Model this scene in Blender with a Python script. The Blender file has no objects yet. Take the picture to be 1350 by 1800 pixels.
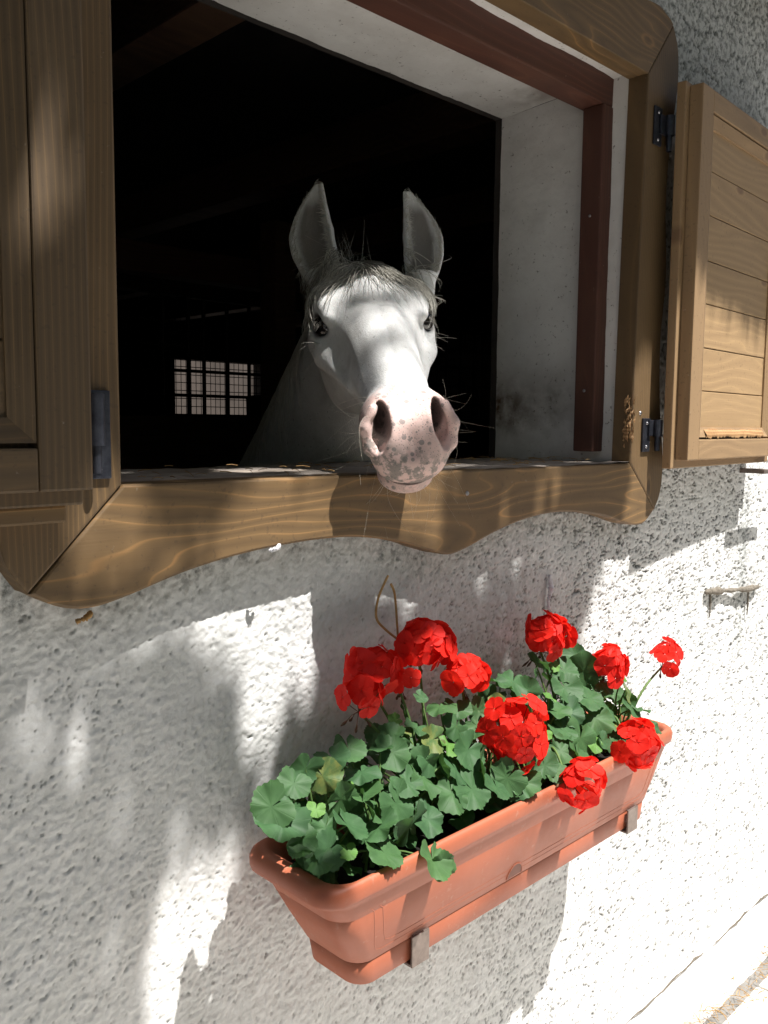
import bpy, bmesh, math, random
import numpy as np
from mathutils import Vector, Matrix

random.seed(7)
rng = np.random.default_rng(11)
scene = bpy.context.scene
COL = scene.collection

# ------------------------------------------------------------------ camera
RC = np.array([[0.71020699, -0.06373652, 0.70110177],
               [-0.7039357, -0.07699157, 0.70607849],
               [0.00897594, -0.99499244, -0.09954637]])   # columns: right, down, forward
CAM = np.array([0.0, -1.1, 1.755])
cam_data = bpy.data.cameras.new('camera')
cam_data.lens = 30.8
cam_data.sensor_width = 36
cam_data.sensor_fit = 'AUTO'
cam_data.clip_start = 0.02
cam_data.clip_end = 400
cam = bpy.data.objects.new('camera', cam_data)
COL.objects.link(cam)
m = Matrix.Identity(4)
for i in range(3):
    m[i][0] = RC[i, 0]; m[i][1] = -RC[i, 1]; m[i][2] = -RC[i, 2]; m[i][3] = CAM[i]
cam.matrix_world = m
scene.camera = cam

# ------------------------------------------------------------------ world, sun, exposure
SUN = np.array([-0.3, 1.0, -2.35]); SUN = SUN / np.linalg.norm(SUN)      # direction the light travels
world = bpy.data.worlds.new('World'); scene.world = world
world.use_nodes = True
wn = world.node_tree
bg = wn.nodes['Background']
sky = wn.nodes.new('ShaderNodeTexSky')
sky.sky_type = 'NISHITA'
sky.sun_disc = False
sky.sun_elevation = math.asin(-SUN[2])
sky.sun_rotation = math.atan2(-SUN[0], -SUN[1])
sky.air_density = 1.0; sky.dust_density = 2.0; sky.ozone_density = 1.0
wn.links.new(sky.outputs['Color'], bg.inputs['Color'])
bg.inputs['Strength'].default_value = 0.05
sd = bpy.data.lights.new('sun', 'SUN'); sd.energy = 5.0; sd.angle = math.radians(0.53); sd.color = (1, 0.965, 0.92)
so = bpy.data.objects.new('sun', sd); COL.objects.link(so)
so.rotation_euler = Vector(SUN).to_track_quat('-Z', 'Y').to_euler()
so.location = (3, -6, 9)
vs = scene.view_settings
vs.view_transform = 'Standard'; vs.look = 'None'; vs.exposure = 1.15; vs.gamma = 1; vs.use_curve_mapping = False
scene.render.engine = 'CYCLES'
scene.cycles.max_bounces = 8; scene.cycles.diffuse_bounces = 5; scene.cycles.transparent_max_bounces = 8
scene.cycles.use_denoising = True

# ------------------------------------------------------------------ helpers
def tag(o, label=None, cat=None, group=None, kind=None):
    if label: o['label'] = label
    if cat: o['category'] = cat
    if group: o['group'] = group
    if kind: o['kind'] = kind
    return o

def link(o, parent=None):
    COL.objects.link(o)
    if parent is not None:
        o.parent = parent
    return o

def empty(name, loc=(0, 0, 0), parent=None):
    o = bpy.data.objects.new(name, None); o.location = loc
    o.empty_display_size = 0.1
    return link(o, parent)

def mesh_np(name, V, F, mat=None, parent=None, smooth=False):
    """V (n,3), F list/array of quads or tris"""
    me = bpy.data.meshes.new(name)
    V = np.asarray(V, dtype=np.float32)
    F = np.asarray(F, dtype=np.int32)
    k = F.shape[1]
    me.vertices.add(len(V)); me.vertices.foreach_set('co', V.ravel())
    me.loops.add(F.size); me.loops.foreach_set('vertex_index', F.ravel())
    me.polygons.add(len(F))
    me.polygons.foreach_set('loop_start', np.arange(0, F.size, k, dtype=np.int32))
    if smooth:
        me.polygons.foreach_set('use_smooth', np.ones(len(F), dtype=bool))
    me.update(calc_edges=True)
    me.validate()
    if mat: me.materials.append(mat)
    o = bpy.data.objects.new(name, me)
    return link(o, parent)

def from_bm(name, bm, mat=None, parent=None, smooth=False, at=None):
    me = bpy.data.meshes.new(name)
    if at is not None:
        bmesh.ops.translate(bm, verts=bm.verts, vec=-Vector(at))
    bm.normal_update(); bm.to_mesh(me); bm.free()
    if smooth:
        me.polygons.foreach_set('use_smooth', np.ones(len(me.polygons), dtype=bool))
    if mat: me.materials.append(mat)
    o = bpy.data.objects.new(name, me)
    if at is not None: o.location = at
    return link(o, parent)

def box(name, lo, hi, mat, parent=None, bevel=0.0, at=None, rough=0.0):
    bm = bmesh.new()
    bmesh.ops.create_cube(bm, size=1)
    lo = np.array(lo, float); hi = np.array(hi, float)
    for v in bm.verts:
        v.co = Vector([lo[i] + (v.co[i] + 0.5) * (hi[i] - lo[i]) for i in range(3)])
    if bevel:
        bmesh.ops.bevel(bm, geom=bm.edges[:], offset=bevel, segments=2, affect='EDGES', profile=0.6)
    if rough:
        for v in bm.verts: v.co += Vector(rng.normal(0, rough, 3))
    return from_bm(name, bm, mat, parent, at=at)

def slab(name, outline, y0, y1, mat, parent=None, bevel=0.003):
    """outline: list of (x,z) polygon, extruded from y0 (front) to y1 (back)"""
    bm = bmesh.new()
    vs_ = [bm.verts.new((x, y0, z)) for x, z in outline]
    f = bm.faces.new(vs_)
    r = bmesh.ops.extrude_face_region(bm, geom=[f])
    ev = [g for g in r['geom'] if isinstance(g, bmesh.types.BMVert)]
    for v in ev: v.co.y = y1
    bmesh.ops.recalc_face_normals(bm, faces=bm.faces)
    if bevel:
        eds = [e for e in bm.edges if abs(e.verts[0].co.y - y0) < 1e-6 and abs(e.verts[1].co.y - y0) < 1e-6]
        bmesh.ops.bevel(bm, geom=eds, offset=bevel, segments=2, affect='EDGES', profile=0.5)
    return from_bm(name, bm, mat, parent)

def tubes_np(lines, rads, nseg=4):
    """lines: list of (k,3) arrays, rads: list of (k,) radii -> V,F (quads)"""
    Vs, Fs = [], []; off = 0
    for L, r in zip(lines, rads):
        L = np.asarray(L, float); k = len(L)
        T = np.gradient(L, axis=0); T /= np.linalg.norm(T, axis=1)[:, None] + 1e-9
        ref = np.array([0.31, 0.17, 0.93])
        if abs(T[0] @ ref) > 0.9: ref = np.array([1, 0, 0.1])
        A = np.cross(T, ref); A /= np.linalg.norm(A, axis=1)[:, None] + 1e-9
        B = np.cross(T, A)
        ang = np.arange(nseg) * 2 * math.pi / nseg
        r = np.broadcast_to(np.asarray(r, float), (k,))
        ring = L[:, None, :] + r[:, None, None] * (np.cos(ang)[None, :, None] * A[:, None, :] + np.sin(ang)[None, :, None] * B[:, None, :])
        Vs.append(ring.reshape(-1, 3))
        i = np.arange(k - 1)[:, None] * nseg; j = np.arange(nseg)[None, :]; j2 = (j + 1) % nseg
        q = np.stack([i + j, i + j2, i + nseg + j2, i + nseg + j], -1).reshape(-1, 4) + off
        Fs.append(q); off += k * nseg
    return np.concatenate(Vs), np.concatenate(Fs)

def tube(name, pts, rad, mat, parent=None, nseg=8, smooth=True):
    V, F = tubes_np([np.array(pts, float)], [rad], nseg)
    return mesh_np(name, V, F, mat, parent, smooth)

def spline(pts, n=40, closed=False):
    P = np.array(pts, float)
    out = []
    k = len(P)
    for s in range(k - 1):
        p0 = P[max(s - 1, 0)]; p1 = P[s]; p2 = P[s + 1]; p3 = P[min(s + 2, k - 1)]
        m_ = max(2, n // (k - 1))
        for t in np.linspace(0, 1, m_, endpoint=False):
            out.append(0.5 * ((2 * p1) + (-p0 + p2) * t + (2 * p0 - 5 * p1 + 4 * p2 - p3) * t * t + (-p0 + 3 * p1 - 3 * p2 + p3) * t ** 3))
    out.append(P[-1])
    return np.array(out)

def hash2(ix, iy, seed):
    h = (ix.astype(np.int64) * 374761393 + iy.astype(np.int64) * 668265263 + seed * 1442695041) & 0x7fffffff
    h = ((h ^ (h >> 13)) * 1274126177) & 0x7fffffff
    return ((h ^ (h >> 16)) & 0xffff) / 65535.0

def vnoise(x, y, seed=0):
    ix = np.floor(x); iy = np.floor(y); fx = x - ix; fy = y - iy
    ux = fx * fx * fx * (fx * (fx * 6 - 15) + 10); uy = fy * fy * fy * (fy * (fy * 6 - 15) + 10)
    def g(dx, dy):
        a = hash2(ix + dx, iy + dy, seed) * 2 * math.pi
        return np.cos(a) * (fx - dx) + np.sin(a) * (fy - dy)
    a = g(0, 0); b = g(1, 0); c = g(0, 1); d = g(1, 1)
    return 1.4 * (a + (b - a) * ux + (c - a) * uy + (a - b - c + d) * ux * uy)

def fbm(x, y, seed, octv=3, gain=0.5):
    s = 0; a = 1; t = 0
    for o in range(octv):
        s = s + a * vnoise(x * 2 ** o, y * 2 ** o, seed + o * 17); t += a; a *= gain
    return s / t

def sstep(a, b, x):
    t = np.clip((x - a) / (b - a), 0, 1)
    return t * t * (3 - 2 * t)

# ------------------------------------------------------------------ materials
class NT:
    def __init__(self, name):
        self.m = bpy.data.materials.new(name); self.m.use_nodes = True
        self.t = self.m.node_tree; self.n = self.t.nodes; self.l = self.t.links
        self.b = self.n['Principled BSDF']; self.out = self.n['Material Output']
    def node(self, typ, ins=None, **kw):
        nd = self.n.new(typ)
        for k, v in kw.items(): setattr(nd, k, v)
        for k, v in (ins or {}).items():
            self.set(nd.inputs[k], v)
        return nd
    def set(self, sock, v):
        if isinstance(v, bpy.types.NodeSocket): self.l.new(v, sock)
        else: sock.default_value = v
    def coord(self, which='Object'):
        return self.node('ShaderNodeTexCoord').outputs[which]
    def mapping(self, vec, scale=(1, 1, 1), loc=(0, 0, 0), rot=(0, 0, 0)):
        return self.node('ShaderNodeMapping', {'Vector': vec, 'Scale': scale, 'Location': loc, 'Rotation': rot}).outputs[0]
    def noise(self, vec, scale, detail=3, rough=0.5, dist=0.0):
        nd = self.node('ShaderNodeTexNoise', {'Vector': vec, 'Scale': scale, 'Detail': detail, 'Roughness': rough, 'Distortion': dist})
        return nd.outputs['Fac']
    def math(self, op, a, b=0.0, c=None, clamp=False):
        nd = self.node('ShaderNodeMath', operation=op, use_clamp=clamp)
        self.set(nd.inputs[0], a); self.set(nd.inputs[1], b)
        if c is not None: self.set(nd.inputs[2], c)
        return nd.outputs[0]
    def ramp(self, fac, stops, interp='LINEAR'):
        nd = self.node('ShaderNodeValToRGB', {'Fac': fac}); cr = nd.color_ramp; cr.interpolation = interp
        while len(cr.elements) > 1: cr.elements.remove(cr.elements[-1])
        for i, (p, c) in enumerate(stops):
            e = cr.elements[0] if i == 0 else cr.elements.new(p)
            e.position = p
            c = (c, c, c) if isinstance(c, (int, float)) else c
            e.color = (*c[:3], 1)
        return nd.outputs['Color']
    def mix(self, fac, a, b, blend='MIX'):
        nd = self.node('ShaderNodeMix', data_type='RGBA', blend_type=blend)
        self.set(nd.inputs[0], fac)
        for s, v in ((nd.inputs[6], a), (nd.inputs[7], b)):
            self.set(s, v if isinstance(v, bpy.types.NodeSocket) else (*v[:3], 1))
        return nd.outputs[2]
    def bump(self, h, strength=0.4, dist=0.002, normal=None):
        nd = self.node('ShaderNodeBump', {'Height': h, 'Strength': strength, 'Distance': dist})
        if normal is not None: self.set(nd.inputs['Normal'], normal)
        return nd.outputs[0]
    def attr(self, name):
        return self.node('ShaderNodeAttribute', attribute_name=name).outputs['Fac']
    def fin(self, color=None, rough=None, normal=None, spec=None, **kw):
        if color is not None: self.set(self.b.inputs['Base Color'], color if isinstance(color, bpy.types.NodeSocket) else (*color[:3], 1))
        if rough is not None: self.set(self.b.inputs['Roughness'], rough)
        if normal is not None: self.set(self.b.inputs['Normal'], normal)
        if spec is not None: self.set(self.b.inputs['Specular IOR Level'], spec)
        for k, v in kw.items(): self.set(self.b.inputs[k], v)
        return self.m

def wood(name, axis, dark, mid, line, freq=26.0, wear=0.25, rough=0.55, warp=7.0, gscale=1.0):
    """grain runs along axis ('x' or 'z')"""
    t = NT(name)
    co = t.coord()
    rnd = t.node('ShaderNodeObjectInfo').outputs['Random']
    sh = t.node('ShaderNodeCombineXYZ', {'X': t.math('MULTIPLY', rnd, 7.3), 'Y': t.math('MULTIPLY', rnd, 3.1), 'Z': t.math('MULTIPLY', rnd, 11.7)}).outputs[0]
    vec = t.node('ShaderNodeVectorMath', {0: co, 1: sh}, operation='ADD').outputs[0]
    sc = (1.5, 6, 8) if axis == 'x' else (8, 6, 1.5)
    sc = tuple(s * gscale for s in sc)
    v1 = t.mapping(vec, sc)
    n1 = t.noise(v1, 1.0, 2.0, 0.45, 0.35)
    sep = t.node('ShaderNodeSeparateXYZ', {0: vec})
    across = sep.outputs['Z' if axis == 'x' else 'X']
    ph = t.math('ADD', t.math('MULTIPLY', across, freq), t.math('MULTIPLY', n1, warp))
    fr = t.math('FRACT', ph)
    sc2 = (4, 240, 240) if axis == 'x' else (240, 240, 4)
    fib = t.noise(t.mapping(vec, sc2), 1.0, 3.0, 0.6)
    big = t.noise(vec, 5.0, 4.0, 0.6)
    band = t.ramp(fr, [(0.0, line), (0.05, mid), (0.45, dark), (0.88, mid), (0.97, line), (1.0, line)])
    lm = t.ramp(t.noise(vec, 7.0, 2.0), [(0.35, 0.15), (0.65, 0.85)])
    band = t.mix(lm, t.ramp(fr, [(0.0, mid), (0.5, dark), (1.0, mid)]), band)
    flat = t.ramp(t.noise(v1, 0.6, 1.0), [(0.45, 0.0), (0.62, 1.0)])
    band = t.mix(t.math('MULTIPLY', flat, 0.45), band, mid)
    vk = t.node('ShaderNodeTexVoronoi', {'Vector': t.mapping(vec, (3.2, 0.01, 7.5) if axis == 'x' else (7.5, 0.01, 3.2)), 'Scale': 1.0})
    kn = t.math('MULTIPLY', t.ramp(vk.outputs['Distance'], [(0.05, 1.0), (0.085, 0.0)]), 0.8)
    ring = t.ramp(vk.outputs['Distance'], [(0.08, 0.0), (0.10, 0.7), (0.13, 0.0)])
    band = t.mix(ring, band, line); band = t.mix(kn, band, (dark[0] * .6, dark[1] * .5, dark[2] * .5))
    c = t.mix(t.math('MULTIPLY', fib, 0.35), band, dark)
    worn = t.ramp(t.math('ADD', t.math('MULTIPLY', big, 0.7), t.math('MULTIPLY', fib, 0.3)), [(0.5, 0.0), (0.68, 1.0)])
    c = t.mix(t.math('MULTIPLY', worn, wear * 0.5), c, (0.29, 0.195, 0.105))
    specks = t.ramp(t.noise(vec, 120.0, 2.0), [(0.30, 1.0), (0.36, 0.0)])
    c = t.mix(t.math('MULTIPLY', specks, 0.25), c, (0.03, 0.02, 0.015))
    dust = t.ramp(t.noise(vec, 75.0, 3.0, 0.7), [(0.70, 0.0), (0.76, 1.0)])
    c = t.mix(t.math('MULTIPLY', dust, 0.2), c, (0.5, 0.46, 0.4))
    h = t.math('ADD', t.math('MULTIPLY', fib, 0.7), t.math('MULTIPLY', fr, 0.3))
    return t.fin(c, t.math('ADD', rough, t.math('MULTIPLY', fib, 0.15)), t.bump(h, 0.35, 0.0012))

WD, WM, WL = (0.112, 0.067, 0.028), (0.17, 0.102, 0.041), (0.33, 0.175, 0.062)
M = {}
M['wood_x'] = wood('stained_wood_grain_across', 'x', WD, WM, WL, freq=42, warp=11)
M['wood_z'] = wood('stained_wood_grain_upright', 'z', (0.088, 0.053, 0.023), (0.132, 0.08, 0.033), (0.225, 0.132, 0.052), freq=120, warp=9, gscale=0.6)
M['panel_x'] = wood('sunlit_shutter_board_wood', 'x', (0.31, 0.20, 0.10), (0.38, 0.25, 0.125), (0.43, 0.28, 0.135), freq=40, wear=0.3)  # right shutter's wood, lightened so its sunlight is painted into the colour
M['rail_x'] = wood('sunlit_shutter_rail_wood', 'x', (0.25, 0.16, 0.082), (0.31, 0.20, 0.102), (0.36, 0.23, 0.115), freq=30, wear=0.4)
M['stile_z'] = wood('sunlit_shutter_stile_wood', 'z', (0.25, 0.16, 0.082), (0.31, 0.20, 0.102), (0.35, 0.225, 0.11), freq=130, wear=0.4, gscale=0.6)
M['panel_x_d'] = wood('shaded_shutter_board_wood', 'x', (0.10, 0.064, 0.033), (0.135, 0.086, 0.043), (0.2, 0.12, 0.055), freq=40, wear=0.5)  # same wood for the left shutter, its shade painted in as darker colour
M['rail_x_d'] = wood('shaded_shutter_rail_wood', 'x', (0.074, 0.046, 0.022), (0.108, 0.067, 0.03), (0.175, 0.10, 0.042), freq=30, wear=0.3)
M['stile_z_d'] = wood('shaded_shutter_stile_wood', 'z', (0.074, 0.046, 0.022), (0.108, 0.067, 0.03), (0.185, 0.11, 0.043), freq=110, wear=0.3, gscale=0.6)
M['red_x'] = wood('red_brown_batten_across', 'x', (0.075, 0.027, 0.017), (0.10, 0.036, 0.022), (0.14, 0.055, 0.032), freq=60, wear=0.12)
M['red_z'] = wood('red_brown_batten_upright', 'z', (0.07, 0.026, 0.017), (0.095, 0.035, 0.022), (0.14, 0.055, 0.032), freq=60, wear=0.12)
M['sill'] = wood('worn_grey_sill_wood', 'x', (0.22, 0.19, 0.165), (0.34, 0.30, 0.265), (0.45, 0.40, 0.35), freq=60, wear=0.7)
M['raw'] = wood('raw_splintered_wood', 'x', (0.26, 0.13, 0.05), (0.42, 0.25, 0.11), (0.6, 0.42, 0.22), freq=120, wear=0.1)
M['dark_wood'] = wood('dark_stable_timber', 'x', (0.12, 0.065, 0.04), (0.18, 0.10, 0.06), (0.24, 0.13, 0.075), freq=40, wear=0.1)

def mat_stucco():
    t = NT('white_roughcast')
    co = t.coord(); pit = t.attr('pit'); mould = t.attr('mould')  # the mould attribute also carries grime and a painted shadow streak
    n = t.noise(co, 9, 5, 0.6); fine = t.noise(co, 260, 4, 0.6); med = t.noise(co, 70, 4, 0.65)
    c = t.ramp(n, [(0.3, (0.62, 0.625, 0.61)), (0.6, (0.70, 0.70, 0.69)), (0.8, (0.74, 0.745, 0.74))])
    c = t.mix(t.math('MULTIPLY', t.ramp(med, [(0.42, 1.0), (0.55, 0.0)]), 0.25), c, (0.45, 0.44, 0.42))
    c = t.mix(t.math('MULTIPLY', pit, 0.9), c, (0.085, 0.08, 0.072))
    sp = t.math('MULTIPLY', mould, t.ramp(t.noise(co, 55, 5, 0.7), [(0.46, 0.0), (0.60, 1.0)]))
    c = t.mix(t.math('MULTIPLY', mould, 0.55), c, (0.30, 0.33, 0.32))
    c = t.mix(sp, c, (0.06, 0.065, 0.06))
    h = t.math('ADD', t.math('MULTIPLY', fine, 0.4), med)
    return t.fin(c, 0.92, t.bump(h, 0.55, 0.0025), 0.2)
M['stucco'] = mat_stucco()

def mat_plaster():
    t = NT('smooth_grey_plaster')
    co = t.coord()
    n = t.noise(co, 7, 6, 0.65); f = t.noise(co, 160, 4, 0.65)
    c = t.ramp(n, [(0.3, (0.60, 0.58, 0.55)), (0.55, (0.70, 0.685, 0.66)), (0.75, (0.75, 0.74, 0.715))])
    sp = t.ramp(t.noise(co, 85, 4, 0.7), [(0.63, 0.0), (0.69, 1.0)])
    c = t.mix(t.math('MULTIPLY', sp, 0.75), c, (0.12, 0.1, 0.08))
    st = t.attr('stain')
    c = t.mix(t.math('MULTIPLY', st, t.ramp(t.noise(co, 22, 4, 0.6), [(0.3, 0.35), (0.6, 1.0)])), c, (0.10, 0.062, 0.035))
    return t.fin(c, 0.9, t.bump(t.math('ADD', n, t.math('MULTIPLY', f, 0.35)), 0.5, 0.004), 0.2)
M['plaster'] = mat_plaster()

def mat_simple(name, c1, c2, scale=8, rough=0.8, bump=0.3, dist=0.003, spec=0.3, metal=0.0):
    t = NT(name); co = t.coord()
    n = t.noise(co, scale, 6, 0.65)
    return t.fin(t.ramp(n, [(0.3, c1), (0.7, c2)]), rough, t.bump(t.noise(co, scale * 9, 4, 0.6), bump, dist), spec, Metallic=metal)
M['concrete'] = mat_simple('pale_concrete', (0.56, 0.54, 0.50), (0.68, 0.66, 0.62), 6, 0.9)
M['yard'] = mat_simple('grey_yard_gravel', (0.13, 0.125, 0.115), (0.22, 0.21, 0.195), 14, 0.95)
M['plinth'] = mat_simple('smooth_white_render', (0.62, 0.61, 0.59), (0.72, 0.71, 0.70), 9, 0.9)
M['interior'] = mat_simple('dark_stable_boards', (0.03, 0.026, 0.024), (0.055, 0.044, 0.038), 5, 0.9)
M['straw_floor'] = mat_simple('stable_floor', (0.05, 0.04, 0.028), (0.09, 0.07, 0.045), 12, 0.95)
M['soffit'] = mat_simple('eave_boards', (0.12, 0.08, 0.05), (0.18, 0.12, 0.075), 7, 0.8)
M['tile'] = mat_simple('roof_tile', (0.22, 0.09, 0.05), (0.33, 0.14, 0.08), 10, 0.85)
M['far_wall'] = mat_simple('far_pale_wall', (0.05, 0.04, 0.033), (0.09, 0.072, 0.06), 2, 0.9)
M['iron'] = mat_simple('dark_blued_iron', (0.03, 0.033, 0.045), (0.075, 0.08, 0.1), 60, 0.42, 0.3, 0.0006, 0.5, 0.75)
M['zinc'] = mat_simple('worn_galvanised_steel', (0.2, 0.2, 0.22), (0.5, 0.5, 0.52), 70, 0.35, 0.2, 0.0005, 0.5, 0.9)
M['bronze_steel'] = mat_simple('brown_painted_steel', (0.13, 0.10, 0.085), (0.24, 0.19, 0.165), 45, 0.42, 0.25, 0.0005, 0.5, 0.55)
M['bar'] = mat_simple('rusty_dark_bars', (0.02, 0.015, 0.012), (0.04, 0.03, 0.025), 40, 0.6, 0.2, 0.0005, 0.4, 0.4)
M['soil'] = mat_simple('dark_potting_soil', (0.006, 0.005, 0.004), (0.022, 0.017, 0.013), 90, 0.95, 1.0, 0.006)
M['straw'] = mat_simple('dry_straw', (0.30, 0.17, 0.06), (0.5, 0.32, 0.14), 60, 0.8)
M['bark'] = mat_simple('tree_bark', (0.05, 0.04, 0.03), (0.11, 0.09, 0.07), 20, 0.9, 0.9, 0.01)
M['chalk'] = mat_simple('white_paint_scrap', (0.7, 0.69, 0.74), (0.8, 0.8, 0.83), 60, 0.8)
M['cement'] = mat_simple('grey_brown_cement', (0.13, 0.11, 0.085), (0.3, 0.265, 0.22), 60, 0.95, 0.9, 0.006)

def mat_terracotta():
    t = NT('terracotta_plastic'); co = t.coord()
    n = t.noise(co, 6, 5, 0.6); f = t.noise(co, 45, 5, 0.7)
    c = t.ramp(n, [(0.3, (0.33, 0.093, 0.047)), (0.7, (0.395, 0.118, 0.06))])
    dirt = t.ramp(f, [(0.60, 0.0), (0.75, 1.0)])
    c = t.mix(t.math('MULTIPLY', dirt, 0.3), c, (0.5, 0.38, 0.3))
    lime = t.ramp(t.noise(co, 13, 6, 0.75), [(0.62, 0.0), (0.72, 1.0)])
    c = t.mix(t.math('MULTIPLY', lime, 0.12), c, (0.6, 0.48, 0.4))
    scuff = t.ramp(t.noise(t.mapping(co, (30, 30, 300)), 1, 3, 0.6), [(0.66, 0.0), (0.72, 1.0)])
    c = t.mix(t.math('MULTIPLY', scuff, 0.12), c, (0.62, 0.35, 0.25))
    streak = t.ramp(t.noise(t.mapping(co, (55, 55, 5)), 1, 3, 0.6), [(0.52, 0.0), (0.7, 1.0)])
    c = t.mix(t.math('MULTIPLY', streak, 0.14), c, (0.25, 0.085, 0.05))
    return t.fin(c, t.math('ADD', 0.42, t.math('MULTIPLY', f, 0.2)), t.bump(f, 0.08, 0.001), 0.4)
M['terra'] = mat_terracotta()

def mat_leaf(name, c1, c2, veins=True):
    t = NT(name); co = t.coord()
    sep = t.node('ShaderNodeSeparateXYZ', {0: co})
    r = t.math('SQRT', t.math('ADD', t.math('POWER', sep.outputs[0], 2.0), t.math('POWER', sep.outputs[1], 2.0)))
    rnd = t.node('ShaderNodeObjectInfo').outputs['Random']
    n = t.noise(co, 60, 4, 0.6)
    c = t.mix(t.math('MULTIPLY', n, 1.0), c1, c2)
    c = t.mix(t.math('MULTIPLY', rnd, 0.45), c, (c2[0] * 1.35, c2[1] * 1.2, c2[2] * 0.9))
    yel = t.ramp(rnd, [(0.90, 0.0), (0.95, 1.0)])
    c = t.mix(t.math('MULTIPLY', yel, t.ramp(n, [(0.4, 0.1), (0.6, 0.6)])), c, (0.26, 0.24, 0.06))
    h = n
    if veins:
        th = t.math('ARCTAN2', sep.outputs[1], sep.outputs[0])
        vv = t.math('ABSOLUTE', t.math('SINE', t.math('MULTIPLY', th, 4.5)))
        vein = t.ramp(vv, [(0.0, 1.0), (0.13, 0.0)])
        zone = t.ramp(t.math('MULTIPLY', r, 30.0), [(0.35, 0.0), (0.5, 1.0), (0.75, 1.0), (0.9, 0.0)])
        c = t.mix(t.math('MULTIPLY', zone, 0.16), c, (c1[0] * 0.6, c1[1] * 0.6, c1[2] * 0.6))
        c = t.mix(t.math('MULTIPLY', vein, 0.10), c, (0.14, 0.27, 0.11))
        h = t.math('SUBTRACT', t.math('MULTIPLY', n, 0.6), vein)
    nrm = t.bump(h, 0.3, 0.0012)
    t.fin(c, 0.58, nrm, 0.28)
    tr = t.node('ShaderNodeBsdfTranslucent', {'Color': t.mix(0.5, c, (0.12, 0.3, 0.04)), 'Normal': nrm})
    mx = t.node('ShaderNodeMixShader', {0: 0.22, 1: t.b.outputs[0], 2: tr.outputs[0]})
    t.l.new(mx.outputs[0], t.out.inputs['Surface'])
    return t.m
M['leaf'] = mat_leaf('geranium_leaf', (0.026, 0.070, 0.029), (0.058, 0.135, 0.052))
M['young'] = mat_leaf('young_leaf_green', (0.07, 0.17, 0.04), (0.11, 0.24, 0.055))
M['stem'] = mat_leaf('green_stem', (0.07, 0.14, 0.04), (0.12, 0.2, 0.06), False)
M['canopy'] = mat_leaf('tree_leaf', (0.04, 0.09, 0.02), (0.07, 0.14, 0.03), False)

def mat_petal():
    t = NT('red_petal'); co = t.coord()
    rnd = t.node('ShaderNodeObjectInfo').outputs['Random']
    n = t.noise(co, 150, 3, 0.6)
    c = t.mix(n, (0.70, 0.012, 0.006), (0.86, 0.035, 0.016))
    c = t.mix(t.math('MULTIPLY', rnd, 0.5), c, (0.74, 0.018, 0.016))
    sep = t.node('ShaderNodeSeparateXYZ', {0: co})
    th = t.math('ARCTAN2', sep.outputs[1], sep.outputs[0])
    vv = t.math('ABSOLUTE', t.math('SINE', t.math('MULTIPLY', th, 17.0)))
    c = t.mix(t.math('MULTIPLY', t.ramp(vv, [(0.0, 1.0), (0.2, 0.0)]), 0.25), c, (0.4, 0.0, 0.01))
    nrm = t.bump(t.math('ADD', n, vv), 0.2, 0.0006)
    t.fin(c, 0.6, nrm, 0.25)
    tr = t.node('ShaderNodeBsdfTranslucent', {'Color': c, 'Normal': nrm})
    mx = t.node('ShaderNodeMixShader', {0: 0.4, 1: t.b.outputs[0], 2: tr.outputs[0]})
    t.l.new(mx.outputs[0], t.out.inputs['Surface'])
    return t.m
M['petal'] = mat_petal()
M['bud'] = mat_simple('dark_bud', (0.08, 0.03, 0.02), (0.12, 0.07, 0.03), 80, 0.6)

# ================================================================== THE STABLE BUILDING
stable = empty('stable_building', (1.2, 0.18, 0))
tag(stable, 'white roughcast stable wall with dark interior behind its open window', 'building')
stable.location = (0, 0, 0)
WX0, WX1, WZ0, WZ1 = 0.548, 1.888, 1.655, 2.57          # opening in the wall
Y_IN = 0.36

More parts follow.
